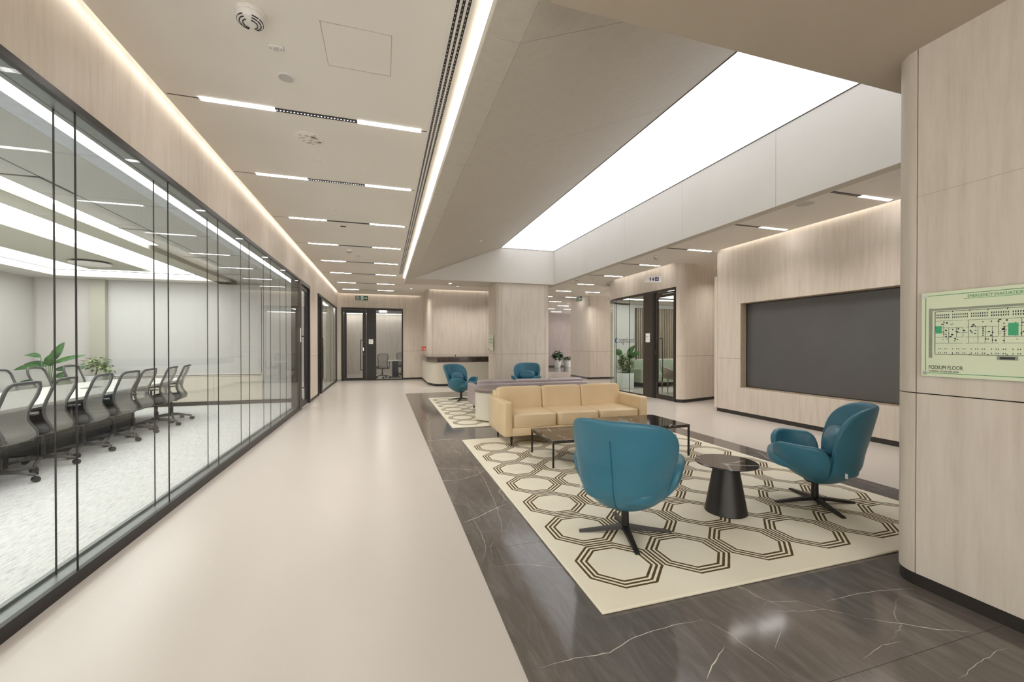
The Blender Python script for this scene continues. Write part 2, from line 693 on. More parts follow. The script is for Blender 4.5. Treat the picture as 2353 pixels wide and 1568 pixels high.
bed = prism(bm_new(), [(xs0, -3), (xs1, -3), (xs1, yfar), (xs0 + .12, yfar), (xs0, yfar - .12)], .0003, .0012)
finish(bed, 'stone_bed', M['grout'], floor)
ys = [-3, -1.75, -.25, 1.25] + [1.25 + 1.5 * i for i in range(1, 7)] + [11.45, yfar]
ys = sorted(set(ys))
for i in range(len(ys) - 1):
    y0, y1 = ys[i] + .0012, ys[i + 1] - .0012
    for (a, b) in ((xs0, 2.66), (2.66, xs1)):
        x0, x1 = a + (.0012 if a > xs0 else 0), b - (.0012 if b < xs1 else 0)
        pts = marble_poly(x0, x1, y0, y1)
        if i == len(ys) - 2 and a == xs0:
            pts = [(x0, y0), (x1, y0), (x1, y1)] + arc(x0 + .15, y1 - .15, .15, 90, 180, 5)
        finish(prism(bm_new(), pts, .0008, .003), 'marble_slab', M['marble'], floor)
finish(prism(bm_new(), [(7.2, 20.2), (14, 17.2), (14, 24.2), (5, 24.2), (5, 20.9)], .0008, .003), 'stone_inlay', M['marble'], floor)

# individual pale veins of the dark stone
VEINS = [
    (0.0042, [(0.64, 1.67), (0.81, 1.68), (0.97, 1.66), (1.08, 1.70), (1.25, 1.73), (1.40, 1.73), (1.55, 1.72)]),
    (0.0052, [(1.28, 1.41), (1.36, 1.46), (1.44, 1.51), (1.50, 1.54)]),
    (0.0024, [(1.55, 1.72), (1.59, 1.60), (1.60, 1.48), (1.62, 1.39), (1.62, 1.31)]),
    (0.0036, [(2.29, 1.65), (2.48, 1.65), (2.65, 1.64), (2.89, 1.59)]),
    (0.0046, [(2.34, 1.49), (2.45, 1.42), (2.58, 1.33), (2.73, 1.26)]),
    (0.0022, [(1.92, 1.71), (1.98, 1.74), (2.14, 1.70), (2.19, 1.63), (2.34, 1.49)]),
    (0.0022, [(1.94, 1.67), (2.08, 1.63), (2.22, 1.60), (2.26, 1.56)]),
    (0.0056, [(0.56, 3.20), (0.73, 3.29), (0.89, 3.41), (1.04, 3.50)]),
    (0.0046, [(0.36, 4.78), (0.55, 4.74), (0.73, 4.66), (1.03, 4.49)]),
    (0.0026, [(1.01, 4.91), (0.99, 4.24), (0.94, 3.62), (0.88, 3.16), (0.81, 2.87)]),
    (0.0024, [(0.68, 3.31), (0.68, 2.98), (0.67, 2.78), (0.61, 2.62)]),
    (0.0024, [(2.29, 1.10), (2.48, 1.13), (2.64, 1.15), (2.74, 1.15)]),
    (0.0020, [(2.03, 1.30), (2.13, 1.32), (2.21, 1.33), (2.33, 1.32)]),
    (0.0020, [(1.70, 1.45), (1.79, 1.51), (1.86, 1.55)]),
    (0.0026, [(4.32, 4.20), (4.50, 4.10), (4.70, 3.98)]),
]
bm = bm_new()
rv = random.Random(21)
for w_, pl_ in VEINS:
    q = []
    for i in range(len(pl_) - 1):
        p0, p1 = Vector(pl_[i]), Vector(pl_[i + 1])
        n_ = max(2, int((p1 - p0).length / .03))
        for k in range(n_):
            q.append(p0.lerp(p1, k / n_) + Vector((rv.uniform(-1, 1), rv.uniform(-1, 1))) * .004)
    q.append(Vector(pl_[-1]))
    prev = None
    for i, p in enumerate(q):
        d = (q[min(i + 1, len(q) - 1)] - q[max(i - 1, 0)]).normalized()
        f = .15 + .85 * min(1, 4 * i / len(q), 4 * (len(q) - 1 - i) / len(q))
        n_ = Vector((-d.y, d.x)) * (w_ / 2 * f * rv.uniform(.6, 1.2))
        cur = (bm.verts.new((p.x + n_.x, p.y + n_.y, .0033)), bm.verts.new((p.x - n_.x, p.y - n_.y, .0033)))
        if prev:
            bm.faces.new((prev[0], prev[1], cur[1], cur[0]))
        prev = cur
finish(bm, 'stone_vein', plain('pale_stone_vein', (.62, .57, .50), .15), floor, kind='stuff')

cf = finish(prism(bm_new(), [(-7.2, -3), (-1.73, -3), (-1.73, 11.5), (-7.2, 11.5)], -.12, .002), 'floor', M['carpet'], kind='structure')
cf2 = finish(prism(bm_new(), [(-7.2, 11.5), (-1.73, 11.5), (-1.73, 22), (-7.2, 22)], -.12, .001), 'floor', M['floor'], kind='structure')

# ================================================================== CEILINGS
CZ = 3.35


def slab(name, x0, x1, y0, y1, z0, z1, mat, parent=None, **k):
    return finish(box(bm_new(), x0, x1, y0, y1, z0, z1), name, mat, parent, **k)


ceil = slab('ceiling', -1.63, .70, -3, 17.02, CZ, CZ + .04, M['ceiling'], kind='structure')
slab('ceiling_field', .70, 1.42, 12.72, 17.02, CZ, CZ + .04, M['ceiling'], ceil)
slab('ceiling_field', 1.42, 5.02, 12.72, 14.87, CZ, CZ + .04, M['ceiling'], ceil)
slab('ceiling_field', 5.02, 6.62, -3, 24.2, CZ, CZ + .04, M['ceiling'], ceil)
finish(prism(bm_new(), [(6.62, 11.2)] + arc(8.0, 11.2, 1.36, 180, 90, 14) + [(14, 12.56), (14, 24.2), (6.62, 24.2)], CZ, CZ + .04), 'ceiling_field', M['ceiling'], ceil)
slab('ceiling_void', 6.95, 11.0, 8.9, 12.4, 3.2, 3.24, M['ceiling'], ceil)
slab('ceiling_field', 6.62, 9.5, 7.12, 8.32, CZ, CZ + .04, M['ceiling'], ceil)
slab('plenum_cover', -8, .6, -3, 22, 3.60, 3.66, M['ceiling'], ceil)
slab('plenum_cover', .6, 14.5, -3, 27, 4.32, 4.38, M['ceiling'], ceil)
slab('plenum_side', .6, .64, -3, 27, 3.60, 4.32, M['ceiling'], ceil)

# access hatch: thin recessed frame line in the left ceiling
bm = bm_new()
hx0, hx1, hy0, hy1 = -.37, .05, 2.74, 3.16
for (a, b, c, d) in ((hx0, hx1, hy0, hy0 + .004), (hx0, hx1, hy1 - .004, hy1), (hx0, hx0 + .004, hy0, hy1), (hx1 - .004, hx1, hy0, hy1)):
    box(bm, a, b, c, d, CZ - .0015, CZ + .001)
hatch = root('access_panel', ((hx0 + hx1) / 2, (hy0 + hy1) / 2, CZ), label='square flush access hatch in the corridor ceiling, nearest the camera', cat='access panel')
o = finish(bm, 'hatch_joint', plain('hatch_shadow_gap', (.50, .45, .39), .8), hatch)
o.matrix_parent_inverse = Matrix.Translation((-(hx0 + hx1) / 2, -(hy0 + hy1) / 2, -CZ))
o2 = slab('hatch_panel', hx0 + .006, hx1 - .006, hy0 + .006, hy1 - .006, CZ - .001, CZ + .001, M['ceiling'], hatch)
o2.matrix_parent_inverse = o.matrix_parent_inverse.copy()


def under(parent, o):
    """keep o's world-built mesh where it is when its parent stands elsewhere"""
    o.parent = parent
    o.matrix_parent_inverse = (Matrix.Translation(parent.location) @ Matrix.Rotation(parent.rotation_euler.z, 4, 'Z')).inverted()
    return o


# ------------------------------------------------------------------ lounge coffer
cz0, cz1 = 3.20, 4.20
XL_, XF, XP0, XP1, XR = .57, .78, 3.22, 4.88, 5.04
YF, YB = 11.6, 12.72
cof = finish(box(bm_new(), .70, .80, -3, YB, 3.225, 3.42), 'trim_1', M['coffer'], kind='structure')
# sloped side in joined panels
yj = [1.0, 2.37, 4.15, 5.93, 7.71, 9.49, YF]
ux, uz = (XP0 - XF), (cz1 - cz0)
ln = math.hypot(ux, uz)
nx_, nz_ = -uz / ln * .03, ux / ln * .03
for i in range(len(yj) - 1):
    y0, y1 = yj[i] + .002, yj[i + 1] - .002
    bm = bm_new()
    q = [(XF, cz0), (XP0, cz1), (XP0 + nx_, cz1 + nz_), (XF + nx_, cz0 + nz_)]
    a = [bm.verts.new((x, y0, z)) for x, z in q]
    b = [bm.verts.new((x, y1, z)) for x, z in q]
    bm.faces.new(a)
    bm.faces.new(b[::-1])
    for k in range(4):
        bm.faces.new((a[k], a[(k + 1) % 4], b[(k + 1) % 4], b[k]))
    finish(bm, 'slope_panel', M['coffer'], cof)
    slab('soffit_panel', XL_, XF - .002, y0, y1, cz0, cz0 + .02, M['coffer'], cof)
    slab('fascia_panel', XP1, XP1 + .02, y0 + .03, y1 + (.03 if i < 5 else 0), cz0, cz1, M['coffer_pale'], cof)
slab('soffit_panel', XL_, XF - .002, -3, .998, cz0, cz0 + .02, M['coffer'], cof)
slab('upstand', XL_, XL_ + .012, -3, YB, cz0 + .02, 3.275, M['coffer_pale'], cof)
slab('soffit_panel', XP1 + .02, XR, 1.0, YB, cz0, cz0 + .02, M['coffer'], cof)
slab('fascia_back', XP1 + .022, XR, 1.0, YB, 3.22, 4.2, M['coffer_pale'], cof)
# far end face and the flat soffit beyond it
bm = bm_new()
q = [(XF, cz0), (XP1, cz0), (XP1, cz1 + .02), (XP0, cz1 + .02)]
a = [bm.verts.new((x, YF, z)) for x, z in q]
b = [bm.verts.new((x, YF + .03, z)) for x, z in q]
bm.faces.new(a[::-1])
bm.faces.new(b)
for k in range(4):
    bm.faces.new((a[k], b[k], b[(k + 1) % 4], a[(k + 1) % 4]))
finish(bm, 'end_face', M['coffer_pale'], cof)
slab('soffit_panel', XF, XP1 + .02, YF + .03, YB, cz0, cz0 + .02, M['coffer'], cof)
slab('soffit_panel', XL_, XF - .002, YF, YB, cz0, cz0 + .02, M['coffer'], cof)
slab('end_lip', XL_ + .012, XR, YB - .02, YB, cz0 + .02, CZ + .02, M['coffer_pale'], cof)
# luminous stretch panel with a thin dark edge
lp = root('luminous_ceiling_panel', ((XP0 + XP1) / 2, 6.5, cz1), label='long glowing white ceiling panel at the top of the lounge coffer', cat='ceiling light')
under(lp, slab('diffuser', XP0 + .012, XP1 - .012, 1.2, YF - .012, cz1 + .002, cz1 + .012, M['E_panel'], lp))
bm = bm_new()
for (a_, b_, c_, d_) in ((XP0, XP0 + .01, 1.2, YF), (XP1 - .01, XP1, 1.2, YF), (XP0, XP1, YF - .01, YF)):
    box(bm, a_, b_, c_, d_, cz1 - .004, cz1 + .01)
under(lp, finish(bm, 'edge_profile', M['bronze'], lp))
slab('coffer_lid', XP0, XP1, 1.0, YF, cz1 + .03, cz1 + .05, M['ceiling'], cof)
# nearer dropped ceiling, its far edge crossing the coffer
nb_ = slab('ceiling', XF + .02, 8, -3, 1.93, 3.10, 3.19, M['beam'], kind='structure')

# ------------------------------------------------------------------ cove light strips
cv = root('cove_light', (-1.64, 7, 3.4), label='warm light strip hidden in the gap along the glass-wall side of the corridor', cat='cove light')
under(cv, slab('strip', -1.675, -1.642, -3, 17.0, CZ + .055, CZ + .065, M['E_cove'], cv))
cv = root('cove_light', (0, 17.03, 3.4), label='warm light strip hidden above the end wall with the fire exit sign', cat='cove light')
under(cv, slab('strip', -1.6, 1.38, 17.035, 17.06, CZ + .055, CZ + .065, M['E_cove'], cv))
cv = root('cove_light', (3, 14.88, 3.4), label='warm light strip hidden above the reception back wall', cat='cove light')
under(cv, slab('strip', 1.5, 5.0, 14.885, 14.91, CZ + .055, CZ + .065, M['E_cove'], cv))
cv = root('cove_light', (.64, 5, 3.24), label='light strip hidden behind the upstand beside the slot air diffuser', cat='cove light')
under(cv, slab('strip', .60, .63, -3, 12.6, 3.222, 3.232, emis('neutral_cove_light', (1, .96, .90), 17.0), cv))
cv = root('cove_light', (6.63, 3, 3.4), label='warm light strip hidden above the wall with the big screen', cat='cove light')
under(cv, slab('strip', 6.632, 6.66, -3, 7.0, CZ + .055, CZ + .065, M['E_cove'], cv))
cv = root('cove_light', (6.63, 10, 3.4), label='warm light strip hidden above the rounded glass room', cat='cove light')
under(cv, slab('strip', 6.632, 6.66, 8.6, 11.3, CZ + .055, CZ + .065, M['E_cove'], cv))


# ================================================================== WALLS
def wallrun(name, path, cuts, z0, z1, zj=(1.12,), base=True, back=.10, mat=None, lowjoint=None, th=.014, kind='structure', gap=.006):
    """path: list of polylines, each one panel wide, in order; room on the left of travel"""
    mat = mat or M['panel']
    full = []
    for p in path:
        for q in p:
            if not full or (Vector(q) - Vector(full[-1])).length > 1e-6:
                full.append(q)
    w = finish(ribbon(bm_new(), full, z0, z1, back, th), name, M['panel_joint'], kind=kind)
    zs = [z0 + (.075 if base else 0)] + list(zj) + [z1]
    for p in path:
        # trim both ends by half a gap
        pp = [Vector(v) for v in p]
        d0 = (pp[1] - pp[0]).normalized()
        d1 = (pp[-1] - pp[-2]).normalized()
        pp[0] = pp[0] + d0 * gap / 2
        pp[-1] = pp[-1] - d1 * gap / 2
        pp = [tuple(v) for v in pp]
        for k in range(len(zs) - 1):
            a = zs[k] + (gap / 2 if k else 0)
            b = zs[k + 1] - (gap / 2 if k < len(zs) - 2 else 0)
            finish(ribbon(bm_new(), pp, a, b, th), 'wall_panel', mat, w, smooth=30)
    if base:
        finish(ribbon(bm_new(), full, z0, z0 + .072, th - .004, .004), 'baseboard', M['base'], w, smooth=30)
    return w


# near pillar wall on the right (carries the evacuation board)
wallrun('wall_near_right', [[(2.94, -3), (2.94, 1.61)], arc(3.079, 1.61, .139, 180, 90, 10) + [(3.2, 1.749)], [(3.2, 1.749), (4.6, 1.749)]], None, 0, 3.10, (1.12,))

finish(box(bm_new(), 2.9392, 2.9402, -3, 1.607, 2.2490, 2.2508), 'panel_seam', plain('faint_seam', (.40, .34, .28), .7), bpy.data.objects['wall_near_right'])

# wall with the big screen
TX = 6.70
tv = finish(ribbon(bm_new(), [(TX, -3), (TX, 7.10)], 2.215, 3.6, .10, .014), 'wall_right', M['panel_joint'], kind='structure')
finish(ribbon(bm_new(), [(TX, -3), (TX, 7.10)], 0, .545, .10, .014), 'wall_core', M['panel_joint'], tv)
finish(ribbon(bm_new(), [(TX, 6.5), (TX, 7.10)], .545, 2.215, .10, .014), 'wall_core', M['panel_joint'], tv)
finish(ribbon(bm_new(), [(TX, -3), (TX, 2.85)], .545, 2.215, .10, .014), 'wall_core', M['panel_joint'], tv)
yy = [-3, -1, 1, 2.85, 4.07, 5.28, 6.502, 7.10]
for k in range(len(yy) - 1):
    g0, g1 = yy[k] + .0006, yy[k + 1] - .0006
    if k < 3 or k == 6:
        finish(ribbon(bm_new(), [(TX, g0), (TX, g1)], .075, 1.1175, .014), 'wall_panel', M['panel'], tv)
        finish(ribbon(bm_new(), [(TX, g0), (TX, g1)], 1.1225, 3.6, .014), 'wall_panel', M['panel'], tv)
    else:
        finish(ribbon(bm_new(), [(TX, g0), (TX, g1)], .075, .55, .014), 'wall_panel', M['panel'], tv)
        finish(ribbon(bm_new(), [(TX, g0), (TX, g1)], 2.21, 3.6, .014), 'wall_panel', M['panel'], tv)
finish(ribbon(bm_new(), [(TX, -3), (TX, 7.10)], 0, .072, .010, .004), 'baseboard', M['base'], tv)
# end strip of that wall (lower than the ceiling) and its return
finish(ribbon(bm_new(), [(TX - .012, 7.085)] + [(TX - .012, 7.16)] + [(TX + .02, 7.19), (TX + .2, 7.19)], .075, 2.83, .03), 'end_strip', M['panel'], tv)
finish(ribbon(bm_new(), [(TX + .03, 7.105), (9.5, 7.105)], 0, 3.6, .10, .014), 'wall_core', M['panel_joint'], tv)
finish(ribbon(bm_new(), [(TX + .014, 7.105), (9.5, 7.105)], 0.075, 3.6, .012), 'wall_panel', M['panel'], tv)
# reveal around the screen
bm = bm_new()
ry0, ry1, rz0, rz1 = 2.86, 6.50, .55, 2.21
box(bm, TX + .015, TX + .16, ry1 - .012, ry1, rz0, rz1)
box(bm, TX + .015, TX + .16, ry0, ry1, rz1 - .012, rz1)
box(bm, TX + .015, TX + .16, ry0, ry1, rz0, rz0 + .012)
box(bm, TX + .015, TX + .16, ry0, ry0 + .012, rz0, rz1)
finish(bm, 'screen_reveal', M['frame_tan'], tv)
scr = root('video_screen', (TX + .16, 4.68, .55), label='very large dark grey wall screen recessed in the beige panelled wall', cat='screen')
under(scr, finish(box(bm_new(), TX + .145, TX + .20, ry0 + .014, ry1 - .014, rz0 + .014, rz1 - .014), 'display', M['screen'], scr))
bm = bm_new()
for (a_, b_, c_, d_) in ((ry0 + .012, ry0 + .022, rz0 + .012, rz1 - .012), (ry1 - .022, ry1 - .012, rz0 + .012, rz1 - .012), (ry0 + .022, ry1 - .022, rz0 + .012, rz0 + .022), (ry0 + .022, ry1 - .022, rz1 - .022, rz1 - .012)):
    box(bm, TX + .135, TX + .15, a_, b_, c_, d_)
under(scr, finish(bm, 'bezel', M['black'], scr))

# far wall of the side passage / corner by the glass room
GX = 6.75
wallrun('wall_passage', [[(9.4, 9.10), (8.0, 8.62)], [(8.0, 8.62), (6.97, 8.335)] + [(6.89, 8.325), (6.82, 8.345), (6.775, 8.385), (6.752, 8.44)] + [(GX, 8.455)]], None, 0, 3.6)
slab('wall_end_cap', 9.35, 9.45, 7.1, 9.2, 0, 3.6, M['panel'], kind='structure')

# header over the glass room, curved at its far end
garc = arc(GX + 1.25, 11.2, 1.25, 180, 90, 16)
hd = finish(ribbon(bm_new(), [(GX, 8.46), (GX, 11.2)] + garc[1:] + [(10.9, 12.45)], 2.80, 3.6, .12), 'wall_glass_room', M['panel'], smooth=30, kind='structure')

# block to the right of the far corridor
wallrun('wall_far_right', [[(11.5, 15.05), (9.6, 15.05)], [(9.6, 15.05), (8.22, 15.05)], [(8.22, 15.05), (7.98, 15.05)] + arc(7.98, 15.18, .13, 270, 180, 6)[1:] + [(7.85, 15.3)], [(7.85, 15.3), (7.85, 16.75)]], None, 0, CZ)
slab('wall_far_right_core', 7.98, 11.5, 15.3, 16.75, 0, CZ, M['panel'], kind='structure')
wallrun('wall_far', [[(14, 24.2), (10.6, 24.2)], [(10.6, 24.2), (7.6, 24.2)], [(7.6, 24.2), (4.2, 24.2)]], None, 0, CZ, mat=mat_panel('mauve_grey_panel', (.33, .275, .26), (.38, .325, .31), (.42, .365, .35)))

# square pillar in the middle
wallrun('wall_pillar', [[(4.80, 12.7), (4.80, 11.86)] + arc(4.64, 11.86, .16, 0, -90, 6)[1:], [(4.64, 11.70), (3.28, 11.70)], arc(3.28, 11.85, .15, 270, 180, 6), [(3.13, 11.85), (3.13, 12.7)]], None, 0, 3.20)
slab('wall_pillar_core', 3.25, 4.68, 11.82, 12.7, 0, 3.2, M['panel_joint'], kind='structure')

# reception back block
wallrun('wall_reception', [[(5.4, 14.95), (3.6, 14.95)], [(3.6, 14.95), (1.64, 14.95)], arc(1.64, 15.09, .14, 270, 180, 6), [(1.50, 15.09), (1.50, 17.1)]], None, 0, 3.6, (1.05,))

# end wall: side strips and header round the door and window
EW = 17.10
ew = finish(ribbon(bm_new(), [(1.6, EW), (.715, EW)], 0, 3.6, .1, .014), 'wall_end', M['panel_joint'], kind='structure')
for (a_, b_, c_, d_) in ((1.6, .715, .075, 1.1375), (1.6, .715, 1.1425, 2.82), (1.6, -1.73, 2.822, 3.6), (-1.57, -1.73, .075, 1.1375), (-1.57, -1.73, 1.1425, 2.82)):
    finish(ribbon(bm_new(), [(a_, EW), (b_, EW)], c_, d_, .06), 'wall_panel', M['panel'], ew)
finish(ribbon(bm_new(), [(1.6, EW), (.715, EW)], 0, .072, .01, .003), 'baseboard', M['base'], ew)

# left wall: header above the glass plus the solid piece between the doors
LX = -1.71
lw = finish(ribbon(bm_new(), [(LX, 17.1), (LX, -3)], 2.79, 3.6, .12), 'wall_left', M['panel'], kind='structure')
for (a_, b_) in ((.075, 1.1175), (1.1225, 2.79)):
    bm = bm_new()
    ribbon(bm, [(LX, 12.18), (LX, 11.02)], a_, b_, .16)
    finish(bm, 'wall_panel', M['panel'], lw)
    finish(ribbon(bm_new(), arc(LX - .14, 12.2, .14, 85, 0, 6), a_, b_, .03), 'corner_panel', M['panel'], lw, smooth=30)
finish(ribbon(bm_new(), [(LX, 12.2), (LX, 11.02)], 0, .072, .15, .003), 'baseboard', M['base'], lw)


# ================================================================== GLASS FRONTS
def glass_front(name, x, ycuts, z0, z1, parent, mat, th=.012, jw=.007, jmat=None):
    for k in range(len(ycuts) - 1):
        finish(box(bm_new(), x - th / 2, x + th / 2, ycuts[k] + jw / 2, ycuts[k + 1] - jw / 2, z0, z1), 'glass_pane', mat, parent)
    for yv in ycuts[1:-1]:
        finish(box(bm_new(), x - .0035, x + .0035, yv - jw / 2, yv + jw / 2, z0, z1), 'joint_strip', jmat or M['black'], parent)


w1 = finish(box(bm_new(), LX - .03, LX, -3, 9.72, 0, .077), 'window_1', M['black'], kind='structure')
finish(box(bm_new(), LX - .16, LX - .03, -3, 9.72, 0, .060), 'sill', M['sill'], w1)
finish(box(bm_new(), LX - .16, LX - .13, -3, 9.72, .060, .077), 'inner_rail', M['sill'], w1)
finish(box(bm_new(), LX - .03, LX + .004, -3, 9.72, 2.757, 2.80), 'top_rail', M['black'], w1)
finish(box(bm_new(), LX - .15, LX - .03, -3, 9.72, 2.760, 2.79), 'head_channel', M['sill'], w1)
yc = [3.08 + 1.09 * i for i in range(-5, 6)]
yc = [-3] + yc + [9.72]
glass_front('front', LX - .016, yc, .06, 2.762, w1, M['glass'])
glass_front('rear', LX - .115, yc, .06, 2.76, w1, M['glass'], jw=.006)
finish(box(bm_new(), LX - .16, LX + .004, 9.72, 9.84, 0, 2.80), 'end_post', M['bronze'], w1)


def pull_handle(parent, p, out, dirv, z0, z1):
    """D handle: p=(x,y) on the leaf, out=direction away from leaf"""
    ox, oy = out
    pts = [(p[0], p[1], z0)]
    pts += [(p[0] + ox * .05, p[1] + oy * .05, z0), (p[0] + ox * .065, p[1] + oy * .065, z0 + .02)]
    pts += [(p[0] + ox * .065, p[1] + oy * .065, z1 - .02), (p[0] + ox * .05, p[1] + oy * .05, z1), (p[0], p[1], z1)]
    return finish(tube(bm_new(), pts, .011, 8), 'handle', M['black'], parent, smooth=True)


# meeting room door in the left wall
d1 = finish(box(bm_new(), LX - .12, LX + .006, 9.84, 9.90, 0, 2.80), 'door_1', M['black'], kind='structure')
finish(box(bm_new(), LX - .12, LX + .006, 10.94, 11.01, 0, 2.80), 'jamb', M['black'], d1)
finish(box(bm_new(), LX - .12, LX + .006, 9.90, 10.94, 2.72, 2.80), 'door_head', M['black'], d1)
for (a_, b_, c_, d_) in ((9.91, 10.00, .01, 2.70), (10.84, 10.93, .01, 2.70)):
    finish(box(bm_new(), LX - .07, LX - .03, a_, b_, c_, d_), 'stile', M['black'], d1)
for (c_, d_) in ((.01, .12), (2.62, 2.70)):
    finish(box(bm_new(), LX - .07, LX - .03, 10.00, 10.84, c_, d_), 'door_rail', M['black'], d1)
finish(box(bm_new(), LX - .055, LX - .045, 10.00, 10.84, .12, 2.62), 'glass_pane', M['glass'], d1)
pull_handle(d1, (LX - .03, 10.07), (1, 0), None, .45, 1.58)
rp = finish(box(bm_new(), LX + .004, LX + .012, 9.745, 9.815, 1.45, 1.75), 'room_sign', M['signwhite'])
tagit(rp, 'small white room plate on the bronze post at the end of the long glass wall', 'sign')
# door and glass further along the left wall
d2 = finish(box(bm_new(), LX - .12, LX + .004, 12.36, 12.46, 0, 2.80), 'door_2', M['black'], kind='structure')
finish(box(bm_new(), LX - .12, LX + .004, 12.9, 13.14, 0, 2.80), 'jamb', M['black'], d2)
finish(box(bm_new(), LX - .12, LX + .004, 12.46, 12.9, 2.73, 2.80), 'door_head', M['black'], d2)
finish(box(bm_new(), LX - .07, LX - .05, 12.46, 12.9, .01, 2.73), 'glass_pane', M['glass'], d2)
pull_handle(d2, (LX - .03, 12.95), (1, 0), None, .4, 1.6)
w2 = finish(box(bm_new(), LX - .06, LX, 13.14, 17.0, 0, .04), 'window_2', M['black'], kind='structure')
finish(box(bm_new(), LX - .06, LX + .004, 13.14, 17.0, 2.76, 2.80), 'top_rail', M['bronze'], w2)
finish(box(bm_new(), LX - .06, LX + .004, 16.94, 17.0, .04, 2.76), 'end_post', M['bronze'], w2)
glass_front('front', LX - .02, [13.14, 14.1, 15.05, 16.0, 16.94], .04, 2.76, w2, M['glass_green'])
rp = finish(box(bm_new(), LX + .004, LX + .012, 13.16, 13.28, 1.35, 1.62), 'room_sign', M['signwhite'])
tagit(rp, 'small white room plate on the second black door post of the left wall', 'sign')
# end wall door + window
d3 = finish(box(bm_new(), -1.57, -1.48, EW - .02, EW + .08, 0, 2.82), 'door_3', M['black'], kind='structure')
finish(box(bm_new(), -1.48, .705, EW - .02, EW + .08, 2.74, 2.82), 'door_head', M['black'], d3)
finish(box(bm_new(), -.66, -.30, EW - .015, EW + .08, 0, 2.74), 'side_panel', M['black'], d3)
finish(box(bm_new(), -1.47, -1.38, EW, EW + .05, .01, 2.73), 'stile', M['black'], d3)
finish(box(bm_new(), -.80, -.67, EW, EW + .05, .01, 2.73), 'stile', M['black'], d3)
finish(box(bm_new(), -1.38, -.80, EW, EW + .05, 2.62, 2.73), 'door_rail', M['black'], d3)
finish(box(bm_new(), -1.38, -.80, EW, EW + .05, .01, .11), 'door_rail', M['black'], d3)
finish(box(bm_new(), -1.38, -.80, EW + .02, EW + .03, .11, 2.62), 'glass_pane', M['glass'], d3)
pts = [(-.80, EW, 1.57), (-.87, EW - .05, 1.57), (-.88, EW - .05, 1.54), (-.88, EW - .05, .44), (-.87, EW - .05, .41), (-.80, EW, .41)]
finish(tube(bm_new(), pts, .014, 8), 'handle', M['black'], d3, smooth=True)
finish(box(bm_new(), -.79, -.755, EW - .008, EW, 1.15, 1.28), 'lock_plate', M['chrome'], d3)
finish(cyl(bm_new(), -.77, EW - .004, 1.0, 1.03, .012), 'lock_cylinder', M['chrome'], d3)
w3 = finish(box(bm_new(), .665, .715, EW - .02, EW + .08, 0, 2.74), 'window_3', M['black'], kind='structure')
finish(box(bm_new(), -.30, .665, EW - .02, EW + .08, 0, .03), 'bottom_rail', M['black'], w3)
finish(box(bm_new(), -.30, .665, EW + .02, EW + .03, .03, 2.74), 'glass_pane', M['glass'], w3)
rp = root('room_sign', (-.48, EW - .02, 1.45), label='white square room plate on the black panel of the end-wall door', cat='sign')
under(rp, finish(box(bm_new(), -.575, -.415, EW - .024, EW - .015, 1.42, 1.60), 'plate', M['signwhite'], rp))
bm = bm_new()
for zz in (1.55, 1.53, 1.50, 1.46):
    box(bm, -.555, -.47 + .03 * random.random(), EW - .0255, EW - .024, zz, zz + .007)
under(rp, finish(bm, 'lettering', M['print_grey'], rp))

# ------------------------------------------------------------------ rounded glass room on the right
w4 = finish(ribbon(bm_new(), [(GX, 9.77), (GX, 11.2)] + garc[1:13], 0, .03, .05), 'window_4', M['bronze'], kind='structure')
finish(ribbon(bm_new(), [(GX - .004, 8.46), (GX - .004, 11.2)] + arc(GX + 1.25, 11.2, 1.254, 180, 90, 16)[1:], 2.74, 2.80, .07), 'top_rail', M['bronze'], w4)
for (a_, b_) in ((9.77, 10.47), (10.47, 11.19)):
    finish(box(bm_new(), GX + .012, GX + .024, a_ + .005, b_ - .005, .03, 2.74), 'glass_pane', M['glass_green'], w4)
for a_ in (10.47, 11.19):
    finish(box(bm_new(), GX + .010, GX + .026, a_ - .004, a_ + .004, .03, 2.74), 'joint_strip', M['black'], w4)
garc2 = arc(GX + 1.25, 11.2, 1.238, 180, 90, 16)
finish(ribbon(bm_new(), garc2[0:6], .03, 2.74, .012), 'glass_pane', M['glass_green'], w4, smooth=30)
finish(ribbon(bm_new(), garc2[5:11], .03, 2.74, .012), 'glass_pane', M['glass_green'], w4, smooth=30)
finish(ribbon(bm_new(), garc2[10:], .03, 2.74, .05), 'curved_panel', M['confwall'], w4, smooth=30)
finish(box(bm_new(), GX - .008, GX + .08, 9.36, 9.77, 0, 2.74), 'side_panel', M['bronze'], w4)
d4 = finish(box(bm_new(), GX - .006, GX + .08, 9.27, 9.36, 0, 2.74), 'door_4', M['black'], kind='structure')
finish(box(bm_new(), GX - .006, GX + .08, 8.46, 8.50, 0, 2.74), 'jamb', M['black'], d4)
finish(box(bm_new(), GX + .01, GX + .05, 9.18, 9.265, .01, 2.72), 'stile', M['bronze'], d4)
finish(box(bm_new(), GX + .01, GX + .05, 8.505, 8.56, .01, 2.72), 'stile', M['bronze'], d4)
finish(box(bm_new(), GX + .01, GX + .05, 8.56, 9.18, .01, .12), 'door_rail', M['bronze'], d4)
finish(box(bm_new(), GX + .01, GX + .05, 8.56, 9.18, 2.60, 2.72), 'door_rail', M['bronze'], d4)
finish(box(bm_new(), GX + .025, GX + .035, 8.56, 9.18, .12, 2.60), 'glass_pane', M['glass_green'], d4)
finish(box(bm_new(), GX - .01, GX + .01, 8.52, 8.95, 2.655, 2.68), 'door_closer', M['chrome'], d4)
pts = [(GX + .01, 9.14, 1.56), (GX - .05, 9.13, 1.56), (GX - .065, 9.12, 1.54), (GX - .065, 9.12, .47), (GX - .05, 9.13, .45), (GX + .01, 9.14, .45)]
finish(tube(bm_new(), pts, .011, 8), 'handle', M['black'], d4, smooth=True)
